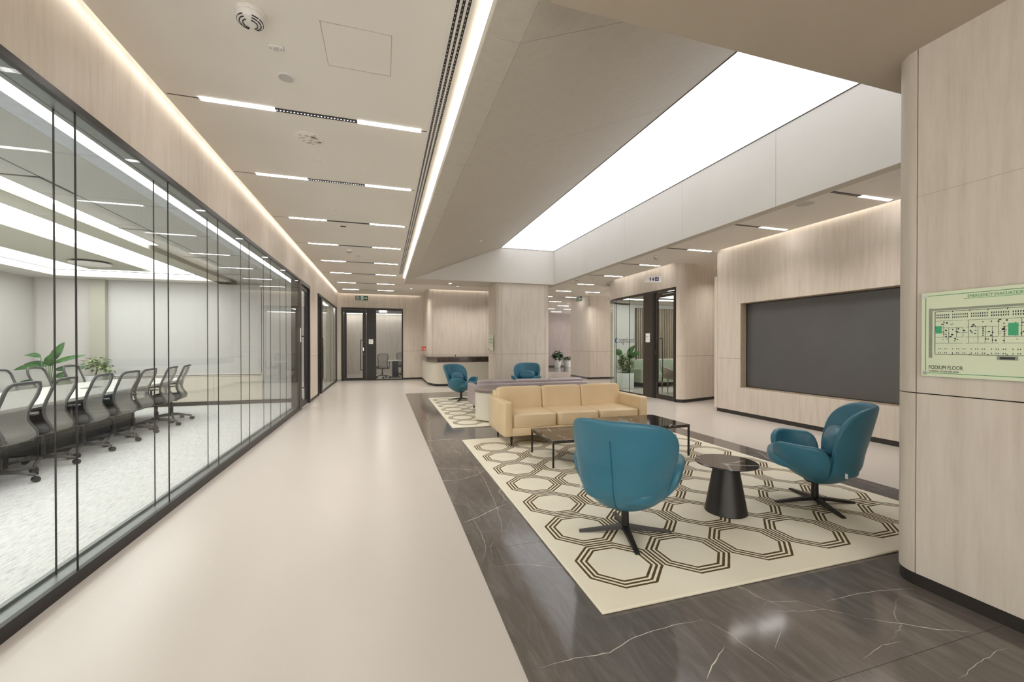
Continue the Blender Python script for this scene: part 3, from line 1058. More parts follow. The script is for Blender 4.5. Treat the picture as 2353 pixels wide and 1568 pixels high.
pts = [(GX + .05, 9.14, 1.56), (GX + .11, 9.13, 1.56), (GX + .125, 9.12, 1.54), (GX + .125, 9.12, .47), (GX + .11, 9.13, .45), (GX + .05, 9.14, .45)]
finish(tube(bm_new(), pts, .011, 8), 'handle', M['black'], d4, smooth=True)
finish(box(bm_new(), GX - .002, GX + .01, 9.205, 9.235, 1.14, 1.27), 'lock_plate', M['chrome'], d4)
rp = root('room_sign', (GX - .012, 9.55, 1.5), label='white room plate with fine lettering on the bronze panel of the rounded glass room', cat='sign')
under(rp, finish(box(bm_new(), GX - .016, GX - .008, 9.47, 9.65, 1.46, 1.70), 'plate', M['signwhite'], rp))
bm = bm_new()
for zz, l in ((1.61, .10), (1.58, .07), (1.545, .05)):
    box(bm, GX - .0175, GX - .016, 9.635 - l, 9.635, zz, zz + .010)
under(rp, finish(bm, 'lettering', M['print_grey'], rp))
# company name on the glass
lg = root('glass_lettering', (GX, 10.7, 1.5), label='blue and grey company name in vinyl on the rounded glass room', cat='lettering')
mt = frame_mtx((GX + .009, 11.05, 1.455), (0, -1, 0), (0, 0, 1))
under(lg, text_obj('cognizant', .235, 'letters', M['logogrey'], lg, mt, .0008, sx=.92))
bm = bm_new()
for k in range(14):
    a0 = math.radians(40 + k * 20)
    a1 = math.radians(40 + (k + 1) * 20)
    w0 = .035 + .03 * math.sin(PI * k / 14)
    w1_ = .035 + .03 * math.sin(PI * (k + 1) / 14)
    q = [(.085 * math.cos(a0), .085 * math.sin(a0)), (.085 * math.cos(a1), .085 * math.sin(a1)), ((.085 - w1_) * math.cos(a1), (.085 - w1_) * math.sin(a1)), ((.085 - w0) * math.cos(a0), (.085 - w0) * math.sin(a0))]
    prism(bm, [(x, y) for x, y in q], 0, .0012)
bmesh.ops.transform(bm, matrix=frame_mtx((GX + .009, 11.165, 1.52), (0, -1, 0), (0, 0, 1)), verts=bm.verts)
under(lg, finish(bm, 'emblem', M['logoblue'], lg))

# inside the glass room
rm = slab('wall_glass_room_back', 7.95, 11.1, 12.5, 12.6, 0, 3.3, M['confwall'], kind='structure')
finish(box(bm_new(), 8.3, 11.0, 12.44, 12.5, .9, 2.66), 'slat_backing', M['slatback'], rm)
for k in range(38):
    finish(box(bm_new(), 8.32 + k * .07, 8.358 + k * .07, 12.40, 12.445, .9, 2.66), 'slat', M['slat'], rm)
finish(box(bm_new(), 8.3, 11.0, 12.36, 12.5, .09, .9), 'wainscot', M['panel'], rm)
finish(box(bm_new(), 8.0, 11.0, 12.34, 12.36, 0, .085), 'baseboard', M['base'], rm)
slab('wall_glass_room_side', 11.0, 11.1, 8.3, 12.6, 0, 3.3, M['confwall'], kind='structure')
gc = slab('ceiling', 6.90, 11.0, 8.9, 11.9, 2.86, 2.9, M['conftile'], kind='structure')
gl = root('ceiling_light', (8.9, 10.6, 2.85), label='glowing rectangular ceiling tray inside the rounded glass room', cat='ceiling light')
bm = bm_new()
for (a_, b_, c_, d_) in ((7.1, 10.8, 11.6, 11.75), (7.1, 7.25, 9.4, 11.6), (7.25, 10.8, 9.4, 9.55), (8.2, 9.6, 10.3, 11.0)):
    box(bm, a_, b_, c_, d_, 2.845, 2.858)
under(gl, finish(bm, 'light_tray', M['E_room'], gl))

# ================================================================== MEETING ROOM SHELL
EY = 11.2
ce = slab('wall_meeting_end', -5.75, -1.86, EY + .1, EY + .2, 0, 2.9, M['confwall'], kind='structure')
finish(box(bm_new(), -2.78, -1.86, EY, EY + .1, .09, 2.85), 'wall_panel', M['confwall'], ce)
finish(box(bm_new(), -5.64, -1.86, EY - .02, EY + .1, 0, .09), 'baseboard', M['base'], ce)
slab('wall_meeting_left', -7.1, -7.0, -3, 11.9, 0, 2.9, M['confwall'], kind='structure')
slab('wall_meeting_recess', -7.0, -5.9, 11.25, 11.35, 0, 2.9, M['confwall'], kind='structure')
slab('wall_meeting_column', -6.0, -5.74, 11.12, 11.25, 0, 2.85, M['confbeam'], kind='structure')
bl = root('roller_blind', (-4.2, EY, .72), label='wide pale roller blind above the low cupboards of the meeting room', cat='blind')
for k in range(1):
    a_ = -5.745
    under(bl, finish(box(bm_new(), a_ + .004, a_ + 2.94, EY + .03, EY + .04, .73, 2.8), 'blind_sheet', M['blind'], bl))
under(bl, finish(box(bm_new(), -5.73, -2.79, EY + .02, EY + .06, .70, .73), 'bottom_bar', M['white'], bl))
bl = finish(box(bm_new(), -6.95, -6.02, 11.225, 11.235, .5, 2.82), 'roller_blind', M['blind_warm'])
tagit(bl, 'warm pale roller blind in the corner recess behind the big-leaved plant', 'blind')
cb = root('low_cabinet', (-4.2, EY, 0), label='row of low cream cupboards along the end wall of the meeting room', cat='cabinet')
for k in range(3):
    a_ = -5.72 + k * .98
    under(cb, finish(box(bm_new(), a_ + .003, a_ + .977, EY - .01, EY + .1, .09, .66), 'door', M['whitelam'], cb))
under(cb, finish(box(bm_new(), -5.73, -2.78, EY - .02, EY + .1, .665, .685), 'worktop', M['panel'], cb))

mc = slab('ceiling', -3.16, -1.90, -3, 11.3, 2.86, 2.9, M['conftile'], kind='structure')
# tiles with open joints in the band beside the glass
ty = [-1.4, -.3, .8, 1.9, 2.95, 4.02, 5.12, 6.2, 7.3, 8.4, 9.5, 10.6, 11.2]
for i in range(len(ty) - 1):
    for (a_, b_) in ((-2.84, -2.235), (-3.16, -2.85)):
        finish(box(bm_new(), a_ + .004, b_ - .004, ty[i] + .004, ty[i + 1] - .004, 2.85, 2.86), 'ceiling_tile', M['conftile'], mc)
finish(box(bm_new(), -2.23, -2.085, -3, 11.2, 2.846, 2.86), 'edge_trim', plain('blue_grey_trim', (.50, .54, .60), .5), mc)
cl = root('cove_light', (-1.95, 4, 2.84), label='white light band along the meeting room ceiling right behind the glass', cat='cove light')
under(cl, slab('strip', -2.08, -1.88, -3, 11.1, 2.845, 2.857, emis('white_glass_edge_light', (1, 1, .97), 3.0), cl))
# black slots, L shaped, in the tiles
for i, y0 in enumerate((4.65, 6.40, 8.15, 9.9, 2.9)):
    bm = bm_new()
    box(bm, -3.16, -2.835, y0 - .012, y0 + .012, 2.846, 2.851)
    box(bm, -2.86, -2.835, y0, y0 + .42, 2.846, 2.851)
    sl = finish(bm, 'ceiling_slot', M['black'], mc)
# bulkhead rim, luminous field and floating island
finish(box(bm_new(), -3.62, -3.30, -3, 11.2, 2.80, 2.92), 'rim', M['confbeam'], mc)
finish(box(bm_new(), -7.0, -3.30, 10.75, 11.2, 2.80, 2.92), 'rim', M['confwall'], mc)
finish(box(bm_new(), -7.0, -6.35, -3, 10.75, 2.80, 2.92), 'rim', M['confwall'], mc)
cl = root('cove_light', (-3.23, 2, 2.9), label='bright slot of light between ceiling tiles and rim in the meeting room', cat='cove light')
under(cl, slab('strip', -3.29, -3.18, -3, 7.4, 2.862, 2.872, M['E_room'], cl))
slab('slot_cover', -3.30, -3.16, -3, 11.2, 2.875, 2.92, M['conftile'], mc)
ml = root('luminous_ceiling_panel', (-5, 6, 2.95), label='large luminous ceiling field above the meeting table', cat='ceiling light')
under(ml, slab('diffuser', -6.35, -3.62, -3, 10.75, 2.93, 2.945, M['E_conf'], ml))
il = root('ceiling_raft', (-5, 6, 2.86), label='floating olive-grey ceiling raft inside the luminous field of the meeting room', cat='ceiling raft')
under(il, slab('raft_panel', -5.45, -4.45, -3, 10.1, 2.86, 2.88, M['confbeam'], il))
under(il, slab('raft_side', -4.45, -4.43, -3, 10.1, 2.86, 2.925, M['white'], il))
under(il, slab('raft_side', -5.47, -5.45, -3, 10.1, 2.86, 2.925, M['white'], il))
under(il, slab('raft_side', -5.45, -4.45, 10.1, 10.12, 2.86, 2.925, M['white'], il))
rd = root('ceiling_speaker', (-4.95, 9.2, 2.86), label='round flat ceiling disc under the raft of the meeting room', cat='ceiling speaker')
finish(lathe(bm_new(), [(.26, -.05), (.28, -.04), (.28, -.03)]), 'disc', M['white'], rd, smooth=True)
finish(lathe(bm_new(), [(.24, -.03), (.24, 0)]), 'neck', M['black'], rd, smooth=True)
slab('ceiling_meeting_cover', -7.1, -1.86, -3, 11.9, 2.95, 3.0, M['conftile'], kind='structure')

# rooms behind the far doors
slab('wall_back_room', -5.0, 1.5, 21.0, 21.1, 0, 3.3, M['panel'], kind='structure')
slab('wall_back_room_left', -2.0, -1.9, 17.25, 21.0, 0, 3.3, M['confwall'], kind='structure')
slab('wall_back_room_right', 1.4, 1.5, 17.25, 21.0, 0, 3.3, M['confwall'], kind='structure')
slab('ceiling', -2.0, 1.5, 17.2, 21.0, 2.86, 2.9, M['conftile'], kind='structure')
bl_ = root('ceiling_light', (0, 19, 2.85), label='added light lines at the ceiling edge of the room behind the end-wall door', cat='ceiling light')  # strips put in to light this room, no such fitting known
bm = bm_new()
box(bm, -1.85, -1.75, 17.4, 20.8, 2.84, 2.855)
box(bm, -1.75, 1.3, 20.7, 20.8, 2.84, 2.855)
box(bm, -.2, .1, 18.4, 19.6, 2.84, 2.855)
under(bl_, finish(bm, 'light_line', M['E_room'], bl_))
slab('wall_side_room_back', -5.1, -5.0, 11.9, 18.5, 0, 3.3, M['confwall'], kind='structure')
slab('wall_side_room_near', -5.0, -1.86, 11.9, 12.0, 0, 3.3, M['confwall'], kind='structure')
slab('wall_side_room_far', -5.0, -1.86, 17.1, 17.2, 0, 3.3, M['panel'], kind='structure')
slab('ceiling', -5.0, -1.86, 12.0, 17.1, 2.86, 2.9, M['conftile'], kind='structure')
bl_ = root('ceiling_light', (-3.4, 14.5, 2.85), label='added light lines in the ceiling of the room behind the greenish left glass', cat='ceiling light')  # made-up strips that give the side room its light
bm = bm_new()
box(bm, -2.1, -2.0, 12.2, 16.9, 2.84, 2.855)
box(bm, -3.6, -3.2, 13, 16, 2.84, 2.855)
under(bl_, finish(bm, 'light_line', M['E_room'], bl_))


# ================================================================== CEILING FITTINGS
ORD = ['nearest the camera', 'second from the camera', 'third from the camera', 'fourth from the camera', 'fifth from the camera', 'sixth from the camera', 'seventh from the camera', 'nearest the end wall']
TY = [3.88, 5.40, 7.11, 8.80, 10.50, 12.20, 14.05, 15.72]


def lamp(parent, x, y, z, sx, sy, watts, spread=120, col=(1, .945, .88)):
    """the light a fitting throws downwards"""
    d = bpy.data.lights.new('lamp', 'AREA')
    d.shape = 'RECTANGLE'
    d.size, d.size_y = sx, sy
    d.energy = watts
    d.color = col
    d.spread = math.radians(spread)
    o = bpy.data.objects.new('lamp', d)
    COL.objects.link(o)
    o.location = (x, y, z)
    return under(parent, o)


def linear(y, segs, x0, x1, label, group, spots, watts=9.0):
    t = root('linear_light', ((x0 + x1) / 2, y, CZ), label=label, cat='ceiling light', group=group)
    under(t, finish(box(bm_new(), x0, x1, y - .006, y + .006, CZ - .0012, CZ), 'track_slot', M['bronze'], t))
    for (a_, b_, k) in segs:
        if k == 'lit':
            under(t, finish(box(bm_new(), a_, b_, y - .026, y + .026, CZ - .004, CZ), 'diffuser', M['E_track'], t))
        else:
            under(t, finish(box(bm_new(), a_, b_, y - .026, y + .026, CZ - .004, CZ), 'louvre', M['black'], t))
            lamp(t, (a_ + b_) / 2, y, CZ - .008, b_ - a_ - .02, .04, watts)
            if spots:
                bm = bm_new()
                n = int((b_ - a_) / .026)
                for q in range(n):
                    cx = a_ + .013 + q * .026
                    cyl(bm, cx, y, CZ - .0055, CZ - .004, .0055, n=8)
                o = under(t, finish(bm, 'spot_lenses', M['E_spot'] if spots == 2 else M['chrome'], t))
                o['kind'] = 'stuff'
    return t


for i, y in enumerate(TY):
    linear(y, [(-1.39, -.86, 'lit'), (-.86, -.22, 'louvre'), (-.22, .32, 'lit')], -1.61, .375 if y < 12 else 2.0 if y > 14.9 and False else .68,
           'slim linear light across the left corridor ceiling, ' + ORD[i], 'linear lights over the left corridor', 2 if i < 2 else 0)
for i, y in enumerate(TY[:5]):
    linear(y, [(5.38, 5.97, 'louvre'), (5.97, 6.54, 'lit')], 5.05, 6.61,
           'slim linear light in the ceiling beside the big-screen wall, ' + ORD[i], 'linear lights on the right side', 1 if i < 2 else 0, 9.0)
FO = ['nearest', 'second', 'third', 'fourth', 'fifth', 'sixth', 'seventh', 'farthest']
for i, y in enumerate([12.2, 13.95, 15.72, 17.5, 19.3, 21.1, 22.9]):
    sg = [(5.97, 6.54, 'lit')] if i % 2 == 0 else [(5.97, 6.54, 'lit')]
    linear(y, sg + ([(7.15, 7.72, 'lit')] if i else []) + ([(8.35, 8.92, 'lit'), (9.5, 10.1, 'lit')] if y > 17 else []), 5.05, (7.75 if 14.9 < y < 17 else 13),
           'linear light in the far right corridor behind the pillar, ' + FO[i if i < 6 else 7], 'linear lights in the far corridor', 0)

# slot air diffuser along the lounge edge
va = root('slot_diffuser', (.435, 5, CZ), label='long white air diffuser with three black slots beside the lounge coffer', cat='air vent')
under(va, finish(box(bm_new(), .375, .495, -2.9, 11.95, CZ - .003, CZ), 'diffuser_frame', M['white'], va))
for k, xs in enumerate((.405, .4375, .470)):
    under(va, finish(box(bm_new(), xs - .0085, xs + .0085, -2.88, 11.93, CZ - .0038, CZ - .002), 'slot', M['black'], va))
bm = bm_new()
for xs in (.405, .4375, .470):
    yv = 1.5
    while yv < 11.9:
        box(bm, xs - .005, xs + .002, yv, yv + .012, CZ - .0046, CZ - .0038)
        yv += .036
v = under(va, finish(bm, 'vanes', M['chrome'], va))
v['kind'] = 'stuff'


def smoke(x, y, z, r, label):
    t = root('smoke_detector', (x, y, z), label=label, cat='smoke detector')
    finish(lathe(bm_new(), [(r, 0), (r, -.018), (r * .97, -.022)], n=36), 'mounting_base', M['white'], t, smooth=30)
    finish(lathe(bm_new(), [(r * .93, -.022), (r * .93, -.04), (r * .82, -.056), (r * .6, -.062), (r * .25, -.066)], n=36), 'sensor_body', M['white'], t, smooth=40)
    bm = bm_new()
    for ring, zz in ((.86, -.052), (.72, -.0585), (.5, -.0645)):
        for k in range(10):
            if k in (2, 7):
                continue
            a0 = 2 * PI * k / 10 + .05
            a1 = 2 * PI * (k + 1) / 10 - .05
            n = 4
            q = [(r * ring * math.cos(a0 + (a1 - a0) * j / n), r * ring * math.sin(a0 + (a1 - a0) * j / n)) for j in range(n + 1)]
            q += [(x_ * .9, y_ * .9) for x_, y_ in q[::-1]]
            prism(bm, q, zz - .004, zz + .002)
    finish(bm, 'vent_slots', M['black'], t, kind='stuff')
    return t


def disc(x, y, z, r, label, cat='ceiling speaker', name='ceiling_speaker', mat=None):
    t = root(name, (x, y, z), label=label, cat=cat)
    finish(lathe(bm_new(), [(r, 0), (r, -.004), (r * .93, -.007), (r * .82, -.006), (r * .82, 0)], n=36), 'rim', M['white'], t, smooth=40)
    finish(lathe(bm_new(), [(r * .81, -.001), (r * .81, -.004)], n=36), 'grille', mat or M['print_grille'], t)
    return t


for n_, (x, y, w_, lab) in enumerate(((8.05, 7.72, 9, 'round downlight in the ceiling of the side passage'),
                          (2.35, 13.85, 11, 'added round downlight brightening the reception wall, left one'), (3.7, 13.85, 11, 'added round downlight brightening the reception wall, right one'),  # both reception downlights are added to brighten the wall behind the counter
                          (7.45, 14.45, 10, 'round downlight washing the far right wall block'), (.9, 14.9, 8, 'added round downlight left of the reception counter'),  # the second one is added fill for the dark far end
                          (10.6, 23.4, 3, 'added round downlight above the potted plants of the far corridor'), (8.4, 18.2, 5, 'added round downlight in the middle of the far corridor'))):  # both are added to brighten the far corridor
    dl = root('downlight', (x, y, CZ), label=lab, cat='downlight')
    finish(lathe(bm_new(), [(.055, .0), (.055, -.004), (.045, -.006), (.04, -.002)], n=24), 'trim_ring', M['white'], dl, smooth=30)
    finish(lathe(bm_new(), [(.038, -.001), (.038, -.004)], n=20), 'lens', M['E_spot'], dl)
    lamp(dl, x, y, CZ - .01, .07, .07, w_, 130)

M['print_grille'] = plain('fine_grey_grille', (.50, .48, .45), .6, gscale=400, grain=.3)
smoke(-.75, 2.80, CZ, .080, 'white smoke detector with round slotted cap, largest on the left ceiling')
bx = root('ceiling_socket', (-.675, 3.07, CZ), label='small rectangular white ceiling plate with two dots, beyond the large smoke detector', cat='ceiling sensor')
finish(box(bm_new(), -.045, .045, -.028, .028, -.012, 0, .004), 'plate', M['white'], bx)
finish(lathe(bm_new(), [(.016, -.012), (.016, -.017), (.010, -.017)]), 'ring', M['print_grille'], bx)
for s in (-1, 1):
    finish(cyl(bm_new(), s * .032, 0, -.0135, -.012, .004, n=8), 'screw', M['black'], bx)
disc(-.68, 3.40, CZ, .062, 'small round flush grille between the white ceiling plate and the first linear light')
pt = root('ceiling_cover_plate', (-.68, 4.33, CZ), label='round plastered cover disc with flaking paint, between first and second linear light', cat='cover plate')
finish(lathe(bm_new(), [(.125, 0), (.125, -.005), (.118, -.006)], n=40), 'disc', M['ceiling'], pt, smooth=30)
bm = bm_new()
rr = random.Random(3)
for k in range(26):
    a_, q = rr.random() * 2 * PI, .02 + .085 * rr.random() ** .7
    cx, cy = q * math.cos(a_), q * math.sin(a_)
    n = 5
    s_ = .006 + .010 * rr.random()
    prism(bm, [(cx + s_ * (1 + rr.random()) * math.cos(2 * PI * j / n), cy + s_ * .5 * (1 + rr.random()) * math.sin(2 * PI * j / n)) for j in range(n)], -.0085, -.0055)
finish(bm, 'flaked_paint', plain('flaked_plaster', (.52, .47, .41), .9), pt, kind='stuff')
disc(-.66, 4.80, CZ, .035, 'tiny round ceiling sensor just before the second linear light', 'ceiling sensor', 'ceiling_sensor', M['white'])
disc(-.66, 6.55, CZ, .035, 'tiny round ceiling sensor just before the third linear light', 'ceiling sensor', 'ceiling_sensor', M['white'])
bx = root('ceiling_box', (-.64, 7.36, CZ), label='small white ceiling box just beyond the third linear light', cat='ceiling sensor')
finish(box(bm_new(), -.05, .05, -.025, .025, -.03, 0, .004), 'housing', M['white'], bx)
finish(box(bm_new(), -.04, .04, -.027, -.025, -.026, -.008), 'slot', M['black'], bx)
smoke(-.68, 9.12, CZ, .055, 'white smoke detector beyond the fourth linear light of the left corridor')
disc(-.55, 9.75, CZ, .06, 'round flush speaker beyond the second smoke detector of the left corridor')
disc(5.57, 4.32, CZ, .135, 'large round speaker grille in the ceiling beside the big-screen wall', mat=M['print_grille'])
disc(5.60, 3.50, CZ, .04, 'tiny round sensor in the ceiling above the big screen', 'ceiling sensor', 'ceiling_sensor', M['white'])
disc(5.55, 5.58, CZ, .035, 'tiny round sensor by the second linear light on the right side', 'ceiling sensor', 'ceiling_sensor', M['white'])
smoke(5.72, 7.83, CZ, .055, 'white smoke detector on the right ceiling near the rounded glass room')
smoke(5.45, 11.2, CZ, .055, 'white smoke detector on the far right ceiling near the square pillar')
disc(5.9, 11.1, CZ, .05, 'small round speaker on the far right ceiling near the square pillar')
dl = root('downlight', (1.86, 12.25, 3.2), label='single round downlight in the soffit left of the square pillar', cat='downlight')
finish(lathe(bm_new(), [(.055, .0), (.055, -.004), (.045, -.006), (.04, -.002)], n=28), 'trim_ring', M['white'], dl, smooth=30)
finish(lathe(bm_new(), [(.038, -.001), (.038, -.004)], n=24), 'lens', M['E_track'], dl)
nz = root('sprinkler', (2.07, 9.12, 3.72), label='tiny sprinkler head on the sloped coffer side', cat='sprinkler')
finish(lathe(bm_new(), [(.03, .02), (.03, -.006), (.012, -.008), (.012, -.03), (.018, -.032)], n=16), 'head', M['white'], nz)


# ------------------------------------------------------------------ hanging signs
def person_icon(bm, x, y, h, skirt, z0, z1, T):
    s = h / 1.0

    def P(pts):
        n0 = len(bm.verts)
        prism(bm, [(x + a * s, y + b * s) for a, b in pts], z0, z1)
    P([(.09 * math.cos(2 * PI * k / 10), .90 + .09 * math.sin(2 * PI * k / 10)) for k in range(10)])
    if skirt:
        P([(-.10, .78), (.10, .78), (.24, .28), (-.24, .28)])
    else:
        P([(-.17, .78), (.17, .78), (.17, .40), (-.17, .40)])
    P([(-.12, .40), (-.02, .40), (-.02, 0), (-.12, 0)])
    P([(.02, .40), (.12, .40), (.12, 0), (.02, 0)])


def arrow_icon(bm, x, y, w, h, z0, z1):
    prism(bm, [(x, y + h * .38), (x + w * .55, y + h * .38), (x + w * .55, y + h * .62), (x, y + h * .62)], z0, z1)
    prism(bm, [(x + w * .45, y + h * .9), (x + w, y + h * .5), (x + w * .45, y + h * .1), (x + w * .62, y + h * .5)], z0, z1)


def exit_sign(origin, rightv, w, h, label):
    mt = frame_mtx(origin, rightv, (0, 0, 1))
    t = root('exit_sign', origin, label=label, cat='sign')
    under(t, finish(box(bm_new(), 0, w, 0, h, -.012, 0, mtx=mt), 'sign_plate', M['signgreen'], t))
    for q in (.06, .94):
        under(t, finish(box(bm_new(), w * q, w * q + .002, h, h + (CZ - origin[2] - h), -.007, -.005, mtx=mt), 'hanging_wire', M['chrome'], t))
    under(t, text_obj('FIRE', h * .42, 'lettering', M['signwhite'], t, mt @ Matrix.Translation((w * .04, h * .53, .0008))))
    under(t, text_obj('EXIT', h * .42, 'lettering', M['signwhite'], t, mt @ Matrix.Translation((w * .04, h * .12, .0008))))
    bm = bm_new()
    box(bm, w * .44, w * .64, h * .12, h * .88, 0, .0012)
    arrow_icon(bm, w * .69, h * .18, w * .27, h * .64, 0, .0012)
    bmesh.ops.transform(bm, matrix=mt, verts=bm.verts)
    under(t, finish(bm, 'pictogram', M['signwhite'], t))
    bm = bm_new()
    person_icon(bm, w * .53, h * .2, h * .58, False, .0012, .002, None)
    bmesh.ops.transform(bm, matrix=mt, verts=bm.verts)
    under(t, finish(bm, 'running_figure', M['signgreen'], t))
    return t


exit_sign((-1.03, 16.5, 3.05), (1, 0, 0), .45, .17, 'green and white fire exit sign with arrow hanging before the end wall')
exit_sign((7.22, 14.9, 3.08), (.08, -.997, 0), .42, .18, 'green and white exit sign hanging by the far right wall block')
o_ = (5.56, 8.0, 2.79)
mt = frame_mtx(o_, (.96, -.28, 0), (0, 0, 1))
t = root('toilet_sign', o_, label='white hanging sign with navy man, woman and arrow symbols', cat='sign')
under(t, finish(box(bm_new(), 0, .375, 0, .14, -.010, 0, mtx=mt), 'sign_plate', M['signwhite'], t))
for q in (.06, .34):
    under(t, finish(box(bm_new(), q, q + .003, .14, .14 + (CZ - 2.79 - .14), -.006, -.004, mtx=mt), 'hanging_wire', M['chrome'], t))
bm = bm_new()
person_icon(bm, .12, .025, .09, False, 0, .0012, None)
person_icon(bm, .185, .025, .09, True, 0, .0012, None)
prism(bm, [(.225, .03), (.31, .03), (.31, .11), (.225, .11)], 0, .001)
bmesh.ops.transform(bm, matrix=mt, verts=bm.verts)
under(t, finish(bm, 'figures', M['signblue'], t))
bm = bm_new()
arrow_icon(bm, .235, .04, .065, .06, .001, .002)
bmesh.ops.transform(bm, matrix=mt, verts=bm.verts)
under(t, finish(bm, 'arrow', M['signwhite'], t))


# ------------------------------------------------------------------ evacuation boards
def evac_board(name, origin, rightv, w, h, label):
    """origin = lower left corner of the face, seen from the front"""
    mt = frame_mtx(origin, rightv, (0, 0, 1))
    t = root(name, origin, label=label, cat='evacuation plan')
    under(t, finish(box(bm_new(), 0, w, 0, h, -.006, 0, .001, 1, mtx=mt), 'acrylic_board', M['board'], t))
    for (a, b) in ((.018, .018), (w - .018, .018), (.018, h - .018), (w - .018, h - .018)):
        bm = cyl(bm_new(), a, b, -.022, .003, .009, n=16)
        bmesh.ops.transform(bm, matrix=mt, verts=bm.verts)
        under(t, finish(bm, 'standoff', M['chrome'], t))
    P = .0004
    bm = bm_new()
    m_ = .020
    for q in ((m_ + .01, w - m_ - .01, m_ - .0015, m_ + .0015), (m_ + .01, w - m_ - .01, h - m_ - .0015, h - m_ + .0015), (m_ - .0015, m_ + .0015, m_ + .01, h - m_ - .01), (w - m_ - .0015, w - m_ + .0015, m_ + .01, h - m_ - .01)):
        box(bm, q[0], q[1], q[2], q[3], 0, P, mtx=mt)
    box(bm, w * .5 - .14, w * .5 + .14, h * .893, h * .897, 0, P, mtx=mt)
    under(t, finish(bm, 'green_border', M['boardline'], t))
    under(t, text_obj('EMERGENCY EVACUATION PLAN', .0225, 'title_text', M['boardline'], t, mt @ Matrix.Translation((w * .5, h * .905, P)), .0003, 'CENTER', .74))
    under(t, text_obj('PODIUM FLOOR', .031, 'floor_text', M['print_dark'], t, mt @ Matrix.Translation((.034, h * .088, P)), .0003, 'LEFT', .64))
    under(t, text_obj('COGNIZANT, OXYGEN PARK, NOIDA', .0125, 'address_text', M['print_dark'], t, mt @ Matrix.Translation((.034, h * .056, P)), .0003, 'LEFT', .60))
    rr = random.Random(11)
    x0, x1, y0, y1 = .062, w - .050, h * .265, h * .765
    W, H = x1 - x0, y1 - y0
    # grey perimeter road, kerb
    bm = bm_new()
    box(bm, x0 - .028, x0 - .012, y0 - .02, y1 + .02, 0, P, mtx=mt)
    box(bm, x0 - .012, x1 + .012, y1 + .006, y1 + .018, 0, P, mtx=mt)
    box(bm, x1 + .012, x1 + .028, y0 - .02, y1 + .02, 0, P, mtx=mt)
    box(bm, x0 + W * .46, x0 + W * .60, y0 - .024, y0 - .004, 0, P, mtx=mt)
    under(t, finish(bm, 'grey_print', M['print_grey'], t))
    bm = bm_new()
    lw_ = .0026

    def L(a, b, c, d, w_=.0014):
        if abs(c - a) > abs(d - b):
            box(bm, min(a, c), max(a, c), b - w_ / 2, b + w_ / 2, P, P * 1.6, mtx=mt)
        else:
            box(bm, a - w_ / 2, a + w_ / 2, min(b, d), max(b, d), P, P * 1.6, mtx=mt)

    def F(a, b, c, d):
        box(bm, a, c, b, d, P, P * 1.6, mtx=mt)
    L(x0, y0, x1, y0, lw_)
    L(x0, y1, x1, y1, lw_)
    L(x0, y0, x0, y1, lw_)
    L(x1, y0, x1, y1, lw_)
    F(x0 + W * .48, y0 - .020, x0 + W * .58, y0 - .008)
    for f in (.14, .27, .40, .53, .66, .79, .92):
        F(x0 + W * f - .002, y1 - .006, x0 + W * f + .002, y1)
        F(x0 + W * f - .002, y0, x0 + W * f + .002, y0 + .005)
    # rooms
    for f in (.26, .40, .62, .78):
        L(x0, y0 + H * f, x0 + W * .22, y0 + H * f)
        L(x0 + W * .24, y0 + H * f, x0 + W * .47, y0 + H * f)
        L(x0 + W * .49, y0 + H * f, x0 + W * .72, y0 + H * f)
        L(x0 + W * .75, y0 + H * f, x0 + W, y0 + H * f)
    for f in (.07, .11, .17, .22, .26, .33, .38, .43, .47, .51, .58, .62, .68, .73, .79, .84, .9, .95):
        a = y0 + H * rr.choice((.26, .40))
        b = y0 + H * rr.choice((.62, .78))
        L(x0 + W * f, a, x0 + W * f, b)
        if rr.random() < .6:
            L(x0 + W * f, y0 + H * .5, x0 + W * (f + .035), y0 + H * .5)
    # benches and desks
    for k in range(62):
        a = x0 + .006 + k * (W - .012) / 62
        if k % 9 in (7,):
            continue
        for b in (.84, .90):
            F(a, y0 + H * b, a + .0038, y0 + H * b + .0085)
        if k % 3:
            F(a, y0 + .006, a + .0032, y0 + .012)
            F(a, y0 + H * .12, a + .0032, y0 + H * .12 + .005)
    for k in range(95):
        a = x0 + W * (.05 + .9 * rr.random())
        b = y0 + H * (.3 + .45 * rr.random())
        F(a, b, a + .003 + .006 * rr.random(), b + .0025 + .006 * rr.random())
    for f in (.36, .505, .655, .80):
        for k in range(6):
            F(x0 + W * f, y0 + H * .42 + k * .0085, x0 + W * f + .006, y0 + H * .42 + k * .0085 + .005)
    o = under(t, finish(bm, 'plan_print', M['print_dark'], t))
    under(t, finish(box(bm_new(), x0 + .002, x0 + W * .055, y0 + H * .49, y0 + H * .66, P, P * 2, mtx=mt), 'green_room', M['boardgreen'], t))
    under(t, finish(box(bm_new(), x0 + W * .535, x0 + W * .60, y0 + H * .42, y0 + H * .68, P, P * 2, mtx=mt), 'green_room', M['boardgreen'], t))
    bm = bm_new()
    rx, ry = w * .66, h * .075
    for q in ((rx, rx + .105, ry, ry + .0012), (rx, rx + .105, ry + .034, ry + .0352), (rx, rx + .0012, ry, ry + .035), (rx + .104, rx + .105, ry, ry + .035)):
        box(bm, q[0], q[1], q[2], q[3], 0, P, mtx=mt)
    b2 = bm_new()
    prism(b2, [(rx, ry + .035), (rx + .0015, ry + .035), (rx + .053, ry + .062), (rx + .052, ry + .062)], 0, P)
    prism(b2, [(rx + .1035, ry + .035), (rx + .105, ry + .035), (rx + .053, ry + .062), (rx + .052, ry + .062)], 0, P)
    person_icon(b2, rx + .014, ry + .006, .022, False, 0, P, None)
    bmesh.ops.transform(b2, matrix=mt, verts=b2.verts)
    me = bpy.data.meshes.new('tmp')
